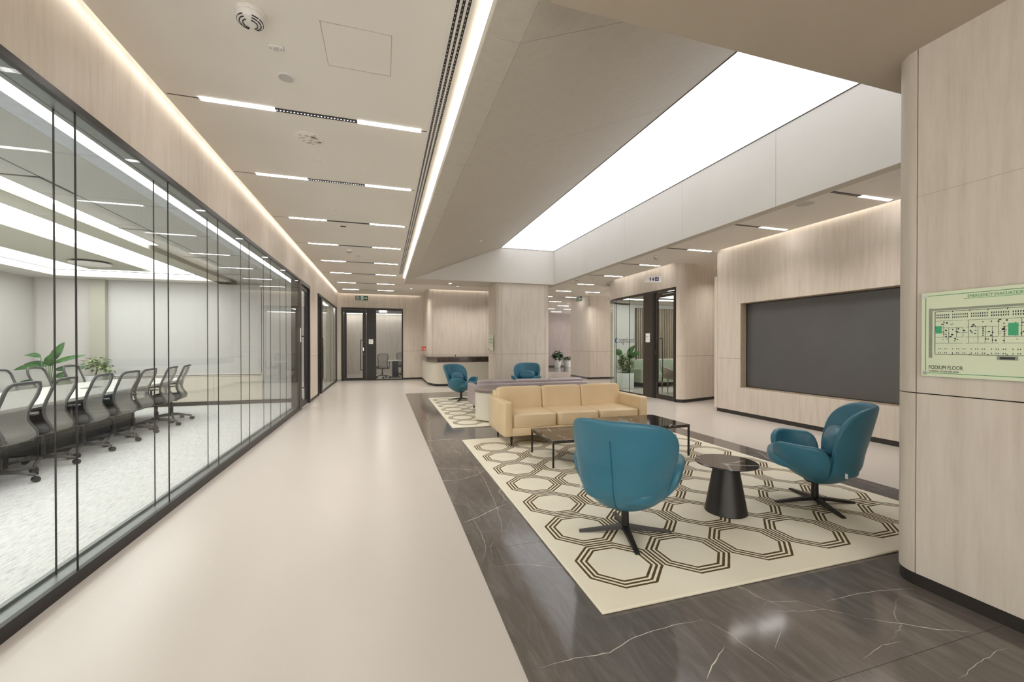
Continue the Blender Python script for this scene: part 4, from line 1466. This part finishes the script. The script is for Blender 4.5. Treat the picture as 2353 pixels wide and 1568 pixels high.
    b2.to_mesh(me)
    b2.free()
    bm.from_mesh(me)
    under(t, finish(bm, 'red_marker', M['signred'], t))
    under(t, text_obj('YOU ARE', .0125, 'marker_text', M['signred'], t, mt @ Matrix.Translation((rx + .026, ry + .019, P)), .0003))
    under(t, text_obj('HERE', .0125, 'marker_text', M['signred'], t, mt @ Matrix.Translation((rx + .042, ry + .004, P)), .0003))
    return t


evac_board('evacuation_plan', (2.918, 1.575, 1.222), (0, -1, 0), .64, .468, 'pale green emergency evacuation plan on the near right pillar')
evac_board('evacuation_plan', (3.105, 12.62, 1.21), (0, -1, 0), .62, .47, 'pale green evacuation plan on the left face of the square middle pillar')
fs = root('fire_sign', (1.47, 15.9, 1.24), label='small red sign with white symbols at the corner above the reception counter', cat='sign')
under(fs, finish(box(bm_new(), 1.30, 1.47, 15.45, 15.455, 1.18, 1.32), 'plate', M['signred'], fs))
bm = bm_new()
person_icon(bm, .05, .03, .08, False, 0, .001, None)
prism(bm, [(.09, .03), (.14, .03), (.13, .07), (.115, .10), (.10, .07)], 0, .001)
bmesh.ops.transform(bm, matrix=frame_mtx((1.30, 15.449, 1.18), (1, 0, 0), (0, 0, 1)), verts=bm.verts)
under(fs, finish(bm, 'symbol', M['signwhite'], fs))
under(fs, finish(box(bm_new(), 1.46, 1.50, 15.447, 15.458, 1.2, 1.3), 'bracket', M['white'], fs))

# ================================================================== RECEPTION COUNTER
rc = root('reception_counter', (3, 14.3, 0), label='cream reception counter with dark veined stone band in front of the beige block', cat='counter')
body = [(5.3, 13.97), (1.86, 13.97)] + [(1.74, 13.985), (1.66, 14.04), (1.60, 14.13)] + [(1.47, 14.55), (1.44, 14.8), (1.44, 17.02)]
under(rc, finish(prism(bm_new(), body + [(1.49, 17.02), (1.49, 14.92), (5.3, 14.92)], .08, .80), 'body', M['whitelam'], rc, smooth=30))
under(rc, finish(prism(bm_new(), [(x + (.02 if x < 3 else 0), y + .02 if y < 17 else y) for x, y in body] + [(1.49, 17.02), (1.49, 14.91), (5.3, 14.91)], 0, .08), 'plinth', M['base'], rc))
under(rc, finish(ribbon(bm_new(), [(5.3, 13.95), (1.72, 13.95)], .80, .965, .03), 'stone_band', plain('dark_brown_stone', (.085, .065, .055), .14, 0, .7, .3, 9), rc))
top = [(5.3, 13.90), (1.66, 13.90), (1.56, 13.94), (1.50, 14.05), (1.34, 14.6), (1.31, 14.9), (1.31, 16.3), (1.36, 17.02), (1.49, 17.02), (1.49, 14.93), (5.3, 14.93)]
under(rc, finish(prism(bm_new(), top, .965, .995), 'worktop', M['stone_top'], rc))
under(rc, finish(ribbon(bm_new(), [(1.70, 13.965), (1.62, 14.02), (1.56, 14.12), (1.43, 14.55), (1.40, 14.8), (1.40, 16.2)], .80, .965, .03), 'side_band', M['stone_top'], rc, smooth=30))
bx = root('door_stop', (2.35, 14.3, .995), label='tiny black item standing on the reception worktop', cat='small item')
finish(cyl(bm_new(), 0, 0, 0, .05, .02, .012, 10), 'item_body', M['black'], bx)


# ================================================================== RUGS
def rug(x0, x1, y0, y1, mat, label):
    bm = box(bm_new(), x0, x1, y0, y1, .003, .021, .008, 3)
    o = finish(bm, 'rug', mat, smooth=40)
    tagit(o, label, 'rug')


rug(1.07, 4.34, 1.90, 5.95, M['rug'], 'cream rug with brown triple-line octagons under the coffee tables and front armchairs')
rug(1.08, 4.34, 6.87, 10.86, M['rug2'], 'cream octagon rug behind the sofas, under the two far armchairs')
RZ = .021


# ================================================================== SWIVEL ARMCHAIR
def armchair():
    t = root('swivel_armchair', (0, 0, 0), label='x', cat='armchair')
    zb = .182

    def prof(A, z, arm=False):
        """outer radius of the egg-shaped shell at angle A (deg) and height z"""
        A = abs(A)
        c = (1 - math.cos(math.radians(A))) / 2
        R = .352 - .022 * c ** 1.5
        if A < 90:
            q = math.radians(A)
            R = .365 / (abs(math.sin(q)) ** 3.0 + abs(math.cos(q) * .98) ** 3.0) ** (1 / 3.0) - .013 * (A / 90) ** 2
        if arm and A > 40:
            f = min(1, max(0, (z - .27) / .22))
            R += .038 * f * f * (3 - 2 * f) * min(1, (A - 40) / 20)
        z0 = .46
        if z < z0:
            s = max(0.0, (z - zb) / (z0 - zb))
            return R * (1 - (1 - s) ** 2.2) ** .58
        lean = .16 if A < 100 else .14 + .13 * (A - 100) / 80
        return R + lean * (z - z0) * (1 - .25 * (z - z0))

    def surf(A, tt, H, arm=False):
        z = zb + (H - zb) * tt ** 1.9
        r = prof(A, z, arm)
        ph = math.radians(A)
        return Vector((r * math.sin(ph), -r * math.cos(ph), z + .30 * max(0, r * math.cos(ph)) - .02 * max(0, -math.cos(ph)) * r / .3 * max(0, 1 - (z - zb) / .3)))

    def shell(name, a0, a1, hf, n, m, th, slit):
        bm = bm_new()
        outer, inner = [], []
        for i in range(n + 1):
            u = i / n
            ro, ri = [], []
            for j in range(m + 1):
                tt = j / m
                zz = (hf(a0 + (a1 - a0) * u) - zb) * tt ** 1.9
                sh = slit * min(1, max(0, (zz - .10) / .12))
                mid = (a0 + a1) / 2
                half = (a1 - a0) / 2
                A0 = a0 + (a1 - a0) * u
                A = mid + (A0 - mid) * (half - sh) / half
                p = surf(A, tt, hf(A0), name == 'seat_shell')
                d = (Vector((0, 0, max(.50, p.z))) - p).normalized()
                q = p + d * th * (.4 + .6 * min(1, tt * 1.2))
                if j == m:
                    q.z = p.z
                ro.append(p)
                ri.append(q)
            outer.append(ro)
            inner.append(ri)
        vo = [[bm.verts.new(p) for p in r] for r in outer]
        vi = [[bm.verts.new(p) for p in r] for r in inner]
        for i in range(n):
            for j in range(m):
                bm.faces.new((vo[i][j], vo[i + 1][j], vo[i + 1][j + 1], vo[i][j + 1]))
                bm.faces.new((vi[i + 1][j], vi[i][j], vi[i][j + 1], vi[i + 1][j + 1]))
            bm.faces.new((vo[i][m], vo[i + 1][m], vi[i + 1][m], vi[i][m]))
        for i, d in ((0, 1), (n, 0)):
            for j in range(m):
                q = (vo[i][j], vo[i][j + 1], vi[i][j + 1], vi[i][j])
                bm.faces.new(q if d else q[::-1])
        bmesh.ops.remove_doubles(bm, verts=bm.verts, dist=.0005)
        o = finish(bm, name, M['teal'], t, smooth='all')
        b = o.modifiers.new('sub', 'SUBSURF')
        b.levels = 1
        b.render_levels = 2
        return o

    def h_arm(A):
        A = abs(A)
        front = 1 / (1 + math.exp(-(A - 32) / 4.8))
        h = .275 + (.555 - .275) * front - .105 * max(0, math.cos(math.radians(A))) * front
        if A > 84:
            x = min(1, (A - 84) / 20)
            h -= .13 * (1 - math.sqrt(max(0, 1 - x ** 2.2)))
        return h

    def h_back(A):
        A = abs(A)
        d = min(1, max(0, (180 - A) / 77.0))
        return .50 + (.885 - .50) * (max(0, 1 - d ** 3.8)) ** .45
    shell('seat_shell', -104, 104, h_arm, 46, 16, .055, 3)
    shell('back_shell', 102, 258, lambda A: h_back(A if A <= 180 else 360 - A), 38, 20, .050, 2)
    # seat cushion: rounded, slightly tilted
    bm = superell(bm_new(), 0, -.035, .375, .285, .325, .075, .55, .62, 36, 14, Matrix.Rotation(math.radians(-5), 4, 'X'))
    finish(bm, 'seat_cushion', M['teal'], t, smooth='all')
    bm = superell(bm_new(), 0, .165, .555, .215, .098, .125, .75, .6, 36, 16, Matrix.Rotation(math.radians(-14), 4, 'X'))
    rr = random.Random(5)
    for v in bm.verts:
        e = abs(v.co.x) / .205
        if e > .55:
            v.co.y += .006 * math.sin(v.co.z * 210) * (e - .55) * 2.2
    finish(bm, 'lumbar_pillow', M['teal'], t, smooth='all')
    # raised seam down the back
    pts = []
    for j in range(4, 18):
        p = surf(180, j / 19, .885)
        pts.append((0.0, p.y - .001, p.z))
    finish(tube(bm_new(), pts, .0045, 6), 'back_seam', M['seam'], t, smooth=True)
    # care tag at the left rear corner
    ph = math.radians(128)
    p = surf(122, .50, .80)
    bm = box(bm_new(), -.010, .010, -.002, .002, -.02, .02, mtx=Matrix.Translation((p.x + .013, p.y + .010, p.z - .01)) @ Matrix.Rotation(math.radians(50), 4, 'Z'))
    finish(bm, 'care_tag', M['signwhite'], t)
    # swivel foot
    bm = bm_new()
    cyl(bm, 0, 0, .032, .20, .030, .026, 16)
    cyl(bm, 0, 0, .186, .20, .07, .07, 20)
    finish(bm, 'pedestal', M['black'], t, smooth=30)
    for k in range(4):
        a = k * PI / 2 + math.radians(28)
        bm = bm_new()
        q = [(0, -.026, .030, .056), (.31, -.017, .002, .014)]
        vs = []
        for (x, hw, za, zc) in ((.0, .026, .030, .060), (.16, .022, .016, .037), (.335, .017, .0, .013)):
            vs.append([bm.verts.new((x, -hw, za)), bm.verts.new((x, hw, za)), bm.verts.new((x, hw * .8, zc)), bm.verts.new((x, -hw * .8, zc))])
        for i in range(2):
            for j in range(4):
                bm.faces.new((vs[i][j], vs[i][(j + 1) % 4], vs[i + 1][(j + 1) % 4], vs[i + 1][j]))
        bm.faces.new(vs[0][::-1])
        bm.faces.new(vs[2])
        bmesh.ops.transform(bm, matrix=Matrix.Rotation(a, 4, 'Z'), verts=bm.verts)
        finish(bm, 'foot_blade', M['black'], t)
    return t


def head(dx, dy):
    return math.atan2(dx, -dy)


ac = armchair()
ac.location = (1.69, 2.67, RZ)
ac.rotation_euler.z = head(.72, .69)
ac['label'] = 'teal leather swivel armchair seen from behind, in front of the coffee tables'
ac['group'] = 'teal swivel armchairs'
clone(ac, (3.585, 2.68, RZ), head(-.68, .73), 'teal leather swivel armchair in side view beside the near right pillar')
clone(ac, (1.83, 10.27, RZ), head(.60, -.80), 'teal leather swivel armchair on the left of the far rug, before the reception counter')
clone(ac, (3.62, 10.45, RZ), head(-.50, -.86), 'teal leather swivel armchair behind the sofas, in front of the square pillar')


# ================================================================== SOFAS
def cushion(bm, x0, x1, y0, y1, z0, z1, e=.22, mtx=None):
    return superell(bm, (x0 + x1) / 2, (y0 + y1) / 2, (z0 + z1) / 2, (x1 - x0) / 2, (y1 - y0) / 2, (z1 - z0) / 2, e, e, 48, 18, mtx)


def sofa(mat, W, D, armh, backh, label, group=None, legs=True):
    t = root('sofa', (0, 0, 0), label=label, cat='sofa', group=group)
    aw = .13
    f = finish(box(bm_new(), -W / 2 + .02, W / 2 - .02, .015, D - .02, .155, .27, .02, 3), 'base_frame', mat, t, smooth=40)
    for s in (-1, 1):
        bm = box(bm_new(), min(s * W / 2, s * (W / 2 - aw)), max(s * W / 2, s * (W / 2 - aw)), 0, D - .01, .15, armh, .035, 4)
        finish(bm, 'armrest', mat, t, smooth=40)
    finish(box(bm_new(), -W / 2 + .06, W / 2 - .06, D - .17, D, .16, backh - .06, .03, 3), 'back_frame', mat, t, smooth=40)
    n = 3
    iw = (W - 2 * aw) / n
    for k in range(n):
        x0 = -W / 2 + aw + k * iw
        finish(cushion(bm_new(), x0 + .003, x0 + iw - .003, .012, D - .20, .255, .455, .20), 'seat_cushion', mat, t, smooth='all')
        bx0, bx1 = x0 + .002, x0 + iw - .002
        if k == 0:
            bx0 -= .045
        if k == n - 1:
            bx1 += .045
        bm = cushion(bm_new(), bx0, bx1, -.075, .075, -.24, .24, .22)
        mt_ = Matrix.Translation((0, D - .185, .40 + (backh - .40) / 2 - .01)) @ Matrix.Rotation(math.radians(-9), 4, 'X') @ Matrix.Diagonal((1, 1, (backh - .38) / .48, 1))
        bmesh.ops.transform(bm, matrix=mt_, verts=bm.verts)
        finish(bm, 'back_cushion', mat, t, smooth='all')
    for (a, b) in ((-W / 2 + .13, .08), (W / 2 - .13, .08), (-W / 2 + .13, D - .10), (W / 2 - .13, D - .10)):
        finish(cyl(bm_new(), a, b, RZ if (b < .5 and legs) else 0, .16, .012, .019, 12), 'leg', M['black'], t)
    return t


so = sofa(M['tan'], 2.24, .88, .625, .765, 'three-seat tan leather sofa facing the coffee tables')
so.location = (2.645, 5.33, .0)
for c in so.children:
    if c.name.startswith('leg') and c.data.vertices[0].co.y < .3:
        pass
gs = sofa(M['mauve'], 2.5, .80, .56, .66, 'greyish mauve sofa seen from behind the cream console, facing away')
gs.location = (2.95, 8.80, RZ)
gs.rotation_euler.z = PI

# low console between the two sofas
cs = root('console', (2.9, 7.45, RZ), label='cream round-ended console with grey stone top between the two sofas', cat='console')


def stadium(x0, x1, yc_, r, n=14):
    return arc(x0 + r, yc_, r, 90, 270, n) + arc(x1 - r, yc_, r, -90, 90, n)


under(cs, finish(prism(bm_new(), stadium(1.60, 4.18, 7.47, .37), .04, .535), 'body', M['whitelam'], cs, smooth=30))
under(cs, finish(prism(bm_new(), stadium(1.66, 4.12, 7.47, .32), RZ, .04), 'plinth', M['base'], cs))
under(cs, finish(prism(bm_new(), stadium(1.585, 4.195, 7.47, .385), .535, .575), 'stone_top', M['stone_top'], cs, smooth=30))


# ================================================================== COFFEE TABLES
def coffee(x0, x1, y0, y1, h, label):
    cx, cy = (x0 + x1) / 2, (y0 + y1) / 2
    t = root('coffee_table', (cx, cy, RZ), label=label, cat='coffee table')
    a, b = (x1 - x0) / 2, (y1 - y0) / 2
    h -= RZ
    finish(box(bm_new(), -a, a, -b, b, h - .014, h, .002, 1), 'stone_top', M['blackmarble'], t)
    bm = bm_new()
    for q in ((-a, a, -b, -b + .018), (-a, a, b - .018, b), (-a, -a + .018, -b + .018, b - .018), (a - .018, a, -b + .018, b - .018)):
        box(bm, q[0], q[1], q[2], q[3], h - .034, h - .0145)
    finish(bm, 'frame', M['bronze'], t)
    for sx in (-1, 1):
        for sy in (-1, 1):
            cx_, cy_ = sx * (a - .011), sy * (b - .011)
            finish(box(bm_new(), cx_ - .009, cx_ + .009, cy_ - .009, cy_ + .009, 0, h - .034), 'leg', M['black'], t)
    return t


coffee(1.79, 2.52, 4.28, 5.0, .325, 'low square black marble coffee table in front of the sofa, left of the other')
coffee(2.66, 3.62, 4.27, 5.03, .41, 'taller black marble coffee table in front of the sofa, right one')


def cone_table(x, y, z, label):
    t = root('side_table', (x, y, z), label=label, cat='side table')
    finish(lathe(bm_new(), [(.160, 0), (.163, .004), (.160, .012), (.095, .38), (.090, .395)], n=48), 'cone_base', M['black'], t, smooth=40)
    finish(lathe(bm_new(), [(.228, .395), (.238, .399), (.240, .405), (.238, .411)], n=56), 'round_top', M['blackmarble'], t, smooth=30)
    return t


ct = cone_table(2.70, 2.76, RZ, 'round black marble side table on a black cone, between the two front armchairs')
ct['group'] = 'round cone side tables'
clone(ct, (2.36, 9.45, RZ), 0, 'round black side table behind the sofas, left of the armchair at the pillar')


# ================================================================== MEETING ROOM FURNITURE
def task_chair(cloth):
    t = root('task_chair', (0, 0, 0), label='x', cat='chair')
    prof = [(.275, .985, .200), (.262, .94, .228), (.235, .86, .232), (.200, .78, .222), (.170, .69, .208), (.168, .61, .205), (.200, .54, .215), (.235, .475, .225), (.215, .42, .225), (.13, .39, .215)]

    dense = []
    for i in range(len(prof) - 1):
        a, b = prof[i], prof[i + 1]
        a0 = prof[max(i - 1, 0)]
        b1 = prof[min(i + 2, len(prof) - 1)]
        for q in range(4):
            u = q / 4
            dense.append(tuple(.5 * (2 * a[m] + (b[m] - a0[m]) * u + (2 * a0[m] - 5 * a[m] + 4 * b[m] - b1[m]) * u * u + (3 * a[m] - a0[m] - 3 * b[m] + b1[m]) * u ** 3) for m in range(3)))
    dense.append(prof[-1])
    prof = [(y, z, w * .86) for y, z, w in dense]

    def P(s, k):
        y, z, w = prof[k]
        return Vector((s * w, y - .055 * s * s, z))
    bm = bm_new()
    n = 8
    g = [[bm.verts.new(P(-1 + 2 * i / n, k)) for i in range(n + 1)] for k in range(len(prof))]
    for k in range(len(prof) - 1):
        for i in range(n):
            bm.faces.new((g[k][i], g[k][i + 1], g[k + 1][i + 1], g[k + 1][i]))
    finish(bm, 'mesh_back', cloth, t, smooth='all')
    pts = [P(-1, k) for k in range(len(prof) - 1, -1, -1)] + [P(-.88, 0) + Vector((0, .003, .018)), P(-.4, 0) + Vector((0, .003, .026)), P(.4, 0) + Vector((0, .003, .026)), P(.88, 0) + Vector((0, .003, .018))] + [P(1, k) for k in range(len(prof))]
    finish(tube(bm_new(), pts, .0165, 8), 'back_frame', M['charframe'], t, smooth='all')
    bm = superell(bm_new(), 0, -.03, .455, .245, .235, .045, .5, .45, 32, 10)
    finish(bm, 'seat', M['seatcloth'], t, smooth='all')
    finish(tube(bm_new(), [(-.225, .13, .39), (-.20, -.05, .385), (-.14, -.16, .40), (0, -.19, .405), (.14, -.16, .40), (.20, -.05, .385), (.225, .13, .39)], .012, 8), 'seat_rail', M['charframe'], t, smooth='all')
    for s in (-1, 1):
        a = finish(tube(bm_new(), [(s * .20, .06, .395), (s * .27, .05, .40), (s * .285, .04, .46), (s * .285, .03, .64)], .014, 8), 'armrest', M['charframe'], t, smooth='all')
        finish(box(bm_new(), s * .285 - .035, s * .285 + .035, -.11, .12, .64, .665, .01, 2), 'arm_pad', M['charframe'], a)
    bm = bm_new()
    cyl(bm, 0, 0, .09, .25, .028, .028, 14)
    cyl(bm, 0, 0, .25, .40, .018, .018, 14)
    box(bm, -.09, .09, -.08, .10, .375, .41)
    finish(bm, 'gas_column', M['black'], t, smooth=30)
    for k in range(5):
        a = 2 * PI * k / 5 + .3
        ca, sa = math.cos(a), math.sin(a)
        sp = finish(tube(bm_new(), [(ca * .02, sa * .02, .115), (ca * .16, sa * .16, .105), (ca * .30, sa * .30, .075)], [.024, .018, .013], 8), 'foot_spoke', M['charframe'], t, smooth='all')
        bm = bm_new()
        m_ = Matrix.Translation((ca * .305, sa * .305, .030)) @ Matrix.Rotation(a + .9, 4, 'Z') @ Matrix.Rotation(PI / 2, 4, 'X')
        cyl(bm, 0, 0, -.026, -.006, .030, .030, 14)
        cyl(bm, 0, 0, .006, .026, .030, .030, 14)
        cyl(bm, 0, 0, -.006, .006, .012, .012, 8)
        bmesh.ops.transform(bm, matrix=m_, verts=bm.verts)
        finish(bm, 'caster', M['black'], sp, smooth=30)
    return t


tc = task_chair(M['meshcloth'])
CY = [9.13, 8.51, 7.93, 7.34, 6.73, 6.12, 5.47, 4.83]
tc.location = (-3.74, CY[0], .002)
LEFT = -PI / 2       # faces -x, towards the table
tc.rotation_euler.z = LEFT + .18
tc['label'] = 'grey mesh task chair at the far end of the near row, almost sideways'
tc['group'] = 'task chairs on the near side of the meeting table'
NTH = ['', 'second', 'third', 'fourth', 'fifth', 'sixth', 'seventh', 'eighth']
for k in range(1, 8):
    clone(tc, (-3.72 + .03 * math.sin(k * 2.3), CY[k], .002), LEFT + .07 * math.sin(k * 1.7), 'grey mesh task chair, near side of meeting table, ' + NTH[k] + ' from the far end', 'task chairs on the near side of the meeting table')
tp = task_chair(M['meshpale'])
tp.location = (-5.30, 9.70, .002)
tp.rotation_euler.z = PI / 2
tp['label'] = 'pale mesh-back task chair across the meeting table, beside the trailing plant'
tp['group'] = 'task chairs across the meeting table'
clone(tp, (-5.33, 8.95, .002), PI / 2 + .05, 'pale mesh-back task chair across the meeting table, middle one of the three', 'task chairs across the meeting table')
clone(tp, (-5.33, 8.22, .002), PI / 2 - .05, 'pale mesh-back task chair across the meeting table, at the left edge of the picture', 'task chairs across the meeting table')

mtb = root('meeting_table', (-4.3, 5, .002), label='long white-topped meeting table with charcoal base, chairs along both sides', cat='table')
TXA, TXB = -5.05, -3.68


def tpoly(d=0):
    return [(TXB - d, 1.5), (TXB - d, 9.05)] + arc(TXB - .45, 9.45, .45 - d, 0, 90, 6) + arc(TXA + .45, 9.45, .45 - d, 90, 180, 6) + [(TXA + d, 1.5)]


under(mtb, finish(prism(bm_new(), tpoly(), .70, .735), 'table_top', M['tabletop'], mtb, smooth=30))
under(mtb, finish(prism(bm_new(), tpoly(.02), .67, .70), 'apron', M['tabledark'], mtb, smooth=30))
for (a_, b_) in ((1.7, 3.6), (4.2, 6.1), (6.7, 8.5)):
    under(mtb, finish(box(bm_new(), -4.62, -4.02, a_, b_, .01, .67, .01, 1), 'pedestal', M['tabledark'], mtb))
under(mtb, finish(box(bm_new(), -4.34, -4.30, 3.6, 8.5, .25, .60), 'modesty_panel', M['tabledark'], mtb))
for i, (x, y) in enumerate(((-4.3, 8.0), (-4.3, 5.4))):
    o = root('table_socket', (x, y, .737), label='flat cable flap set in the meeting table, ' + ('farther' if i == 0 else 'nearer') + ' of two', cat='cable flap')
    finish(box(bm_new(), -.06, .06, -.15, .15, 0, .006, .002, 1), 'lid', M['sill'], o)


# ------------------------------------------------------------------ plants
def leaf_mesh(bm, base, dirv, upv, L, W, droop, n=7, fold=.25):
    """broad pointed leaf from base along dirv, drooping"""
    d = Vector(dirv).normalized()
    u = Vector(upv)
    s = d.cross(u).normalized()
    u = s.cross(d).normalized()
    rows = []
    for i in range(n + 1):
        t_ = i / n
        w = W * math.sin(PI * min(1, t_ ** .8 * .97 + .03)) ** .8 * (.5 if t_ >= .999 else 1)
        c = Vector(base) + d * (L * t_) + u * (-droop * L * t_ * t_)
        rows.append([bm.verts.new(c - s * w + u * fold * w), bm.verts.new(c), bm.verts.new(c + s * w + u * fold * w)])
    for i in range(n):
        for j in range(2):
            bm.faces.new((rows[i][j], rows[i][j + 1], rows[i + 1][j + 1], rows[i + 1][j]))


def big_leaf(parent, base, dirv, L, W, droop, mat, name='leaf', up=(0, 0, 1)):
    bm = bm_new()
    leaf_mesh(bm, base, dirv, up, L, W, droop, 9)
    o = finish(bm, name, mat, parent, smooth='all')
    sm = o.modifiers.new('thick', 'SOLIDIFY')
    sm.thickness = .002
    return o


def planter(parent, r0, r1, h, square=False):
    bm = bm_new()
    if square:
        box(bm, -r1, r1, -r1, r1, 0, h, .01, 2)
    else:
        lathe(bm, [(r0, 0), (r0 + .01, .01), (r1, h - .01), (r1, h), (r1 - .02, h), (r1 - .03, h - .03)], n=28)
    finish(bm, 'planter', M['planter'], parent, smooth=35)
    bm = bm_new()
    if square:
        box(bm, -r1 + .02, r1 - .02, -r1 + .02, r1 - .02, h, h + .004)
    else:
        cyl(bm, 0, 0, h - .035, h - .025, r1 - .03, r1 - .03, 20)
    finish(bm, 'soil', M['soil'], parent)


# bird-of-paradise behind the table
pl = root('potted_plant', (-6.12, 10.15, .002), label='tall potted plant with broad paddle leaves behind the pale task chairs', cat='plant')
planter(pl, .15, .20, .42)
L_ = [  # (dx, dy, rise of stem, leaf dir, length, width, droop)
    (-.08, 0, 1.02, (-.75, .3, .28), .62, .075, .42), (.02, .02, .90, (.45, .1, .95), .58, .085, .05), (-.05, .05, .78, (-.9, .1, .35), .55, .10, .42),
    (-.1, 0, .80, (-1, -.2, -.02), .50, .08, .35), (.06, 0, .86, (.9, .2, .45), .62, .06, .25), (.08, 0, .70, (1, .1, .10), .60, .085, .10),
    (.03, -.04, .80, (.35, -.3, .7), .38, .09, .1), (.05, .05, .52, (.9, .3, .15), .42, .09, .5), (-.05, .03, .50, (-.9, .3, .1), .45, .08, .5),
    (0, -.05, .55, (.3, -.9, .25), .40, .09, .5), (.1, -.03, .42, (.95, -.3, .0), .42, .08, .5), (-.1, -.03, .38, (-.8, -.5, .1), .40, .08, .5)]
for i, (dx, dy, hz, dv, ln_, wd, dr) in enumerate(L_):
    ln_ *= .74
    wd *= .85
    b = (dx * 1.3, dy * 1.3, .40 + hz * .74)
    finish(tube(bm_new(), [(dx * .2, dy * .2, .38), (dx * .8, dy * .8, .40 + hz * .4), b], [.012, .010, .007], 6), 'stalk', M['stem'], pl, smooth='all')
    big_leaf(pl, b, dv, ln_, wd, dr * .8, M['leaf'] if i % 3 != 2 else M['leafdark'], 'leaf', (.45, -.75, .75))


def bushy(parent, c, r, rz, n, size, mat, seed, name='foliage', hang=None):
    rr = random.Random(seed)
    bm = bm_new()
    for k in range(n):
        a, b = rr.random() * 2 * PI, math.asin(2 * rr.random() - 1)
        q = rr.random() ** .4
        p = Vector((c[0] + r * q * math.cos(a) * math.cos(b), c[1] + r * q * math.sin(a) * math.cos(b), c[2] + rz * q * math.sin(b)))
        d = Vector((math.cos(a), math.sin(a), rr.uniform(-.5, .6)))
        leaf_mesh(bm, p, d, (rr.uniform(-.4, .4), rr.uniform(-.4, .4), 1), size * rr.uniform(.7, 1.3), size * .30, .35, 3)
    if hang:
        for k in range(hang[3]):
            p = Vector((hang[0] + rr.uniform(-.05, .09), hang[1] + rr.uniform(-.05, .05), c[2] - rr.random() * hang[2]))
            a = rr.random() * 2 * PI
            leaf_mesh(bm, p, (math.cos(a), math.sin(a), -.4), (0, 0, 1), size * rr.uniform(.8, 1.3), size * .33, .4, 3)
    o = finish(bm, name, mat, parent, smooth='all')
    o['kind'] = 'stuff'
    return o


pl = root('potted_plant', (-5.55, 10.45, .002), label='pale trailing plant in a pot beside the olive-grey column', cat='plant')
planter(pl, .14, .18, .78)
finish(tube(bm_new(), [(0, 0, .76), (.02, 0, .9), (0, .01, 1.05)], .012, 6), 'stalk', M['stem'], pl)
bushy(pl, (0, 0, 1.00), .19, .14, 190, .075, M['leafvar'], 4, hang=(.20, -.05, .42, 60))

# far corridor pots
pl = root('potted_plant', (9.92, 23.0, .003), label='dark bushy plant in a white tapered pot in the far corridor', cat='plant')
planter(pl, .16, .24, .48)
bushy(pl, (0, 0, .74), .24, .28, 120, .20, M['leafdark'], 6)
pl = root('potted_plant', (10.58, 23.05, .003), label='low light green plant in a white pot, beside the dark bushy one', cat='plant')
planter(pl, .18, .26, .44)
bushy(pl, (0, 0, .54), .19, .16, 90, .13, M['leaf'], 7)

# plant in the rounded glass room
pl = root('potted_plant', (7.30, 11.55, .001), label='leafy green plant in a tall white planter just inside the rounded glass room', cat='plant')
planter(pl, .23, .20, .50, True)
bushy(pl, (0, 0, .80), .19, .33, 300, .11, M['leafvar'], 9)
for (b, dv, ln_, wd) in (((.05, -.08, 1.0), (.1, -.6, 1), .46, .13), ((.1, -.12, .98), (.2, -1, .55), .44, .12), ((-.05, .1, 1.05), (-.2, .7, .6), .34, .10), ((0, .12, .95), (.1, 1, .4), .30, .08)):
    finish(tube(bm_new(), [(0, 0, .55), (b[0] * .6, b[1] * .6, b[2] * .85), b], .008, 6), 'stalk', M['stem'], pl)
    big_leaf(pl, b, dv, ln_, wd, .2, M['leaf'], 'leaf', (-.8, -.2, .5))

# sofa and chair in that room
g2 = sofa(M['green_sofa'], 1.75, .75, .60, .88, 'pale green sofa against the slatted wall of the rounded glass room')
g2.location = (8.75, 11.55, .0)


def lounge_chair(label):
    t = root('visitor_chair', (0, 0, 0), label=label, cat='chair')
    for (x, y) in ((-.22, -.22), (.22, -.22), (-.24, .24), (.24, .24)):
        finish(cyl(bm_new(), x * 1.12, y * 1.12, 0, .44, .011, .018, 10), 'leg', M['chairwood'], t)
    finish(superell(bm_new(), 0, 0, .45, .27, .27, .05, .5, .5, 32, 10), 'seat', M['taupecloth'], t, smooth='all')
    bm = bm_new()
    pa = [(.29 * math.cos(math.radians(a)), .05 + .27 * math.sin(math.radians(a))) for a in range(-10, 200, 14)]
    a_ = [[bm.verts.new((x * (1 + .1 * k), y * (1 + .1 * k), .46 + .16 * k * (.45 + .55 * max(0, math.sin(math.radians(-10 + 14 * i)))))) for i, (x, y) in enumerate(pa)] for k in range(3)]
    for k in range(2):
        for i in range(len(pa) - 1):
            bm.faces.new((a_[k][i], a_[k][i + 1], a_[k + 1][i + 1], a_[k + 1][i]))
    o = finish(bm, 'backrest', M['taupecloth'], t, smooth='all')
    sm = o.modifiers.new('thick', 'SOLIDIFY')
    sm.thickness = .04
    return t


vc = lounge_chair('taupe chair with wooden legs just inside the door of the rounded glass room')
vc.location = (7.98, 10.05, 0)
vc.rotation_euler.z = 1.2

# furniture in the room behind the end wall
c1 = clone(tc, (-.08, 18.10, .0), PI + .15, 'grey task chair behind the end-wall glass, left one seen from behind', 'task chairs behind the end wall')
c2 = clone(tc, (.75, 19.35, .0), .1, 'grey task chair behind the end-wall glass, on the far side of the small table', 'task chairs behind the end wall')
st = root('small_table', (.45, 18.5, 0), label='small white table with dark base behind the end-wall glass', cat='table')
finish(lathe(bm_new(), [(.30, .70), (.36, .705), (.36, .73)], n=32), 'table_top', M['tabletop'], st)
finish(lathe(bm_new(), [(.20, 0), (.20, .03), (.13, .06), (.13, .70)], n=20), 'pedestal', M['tabledark'], st)
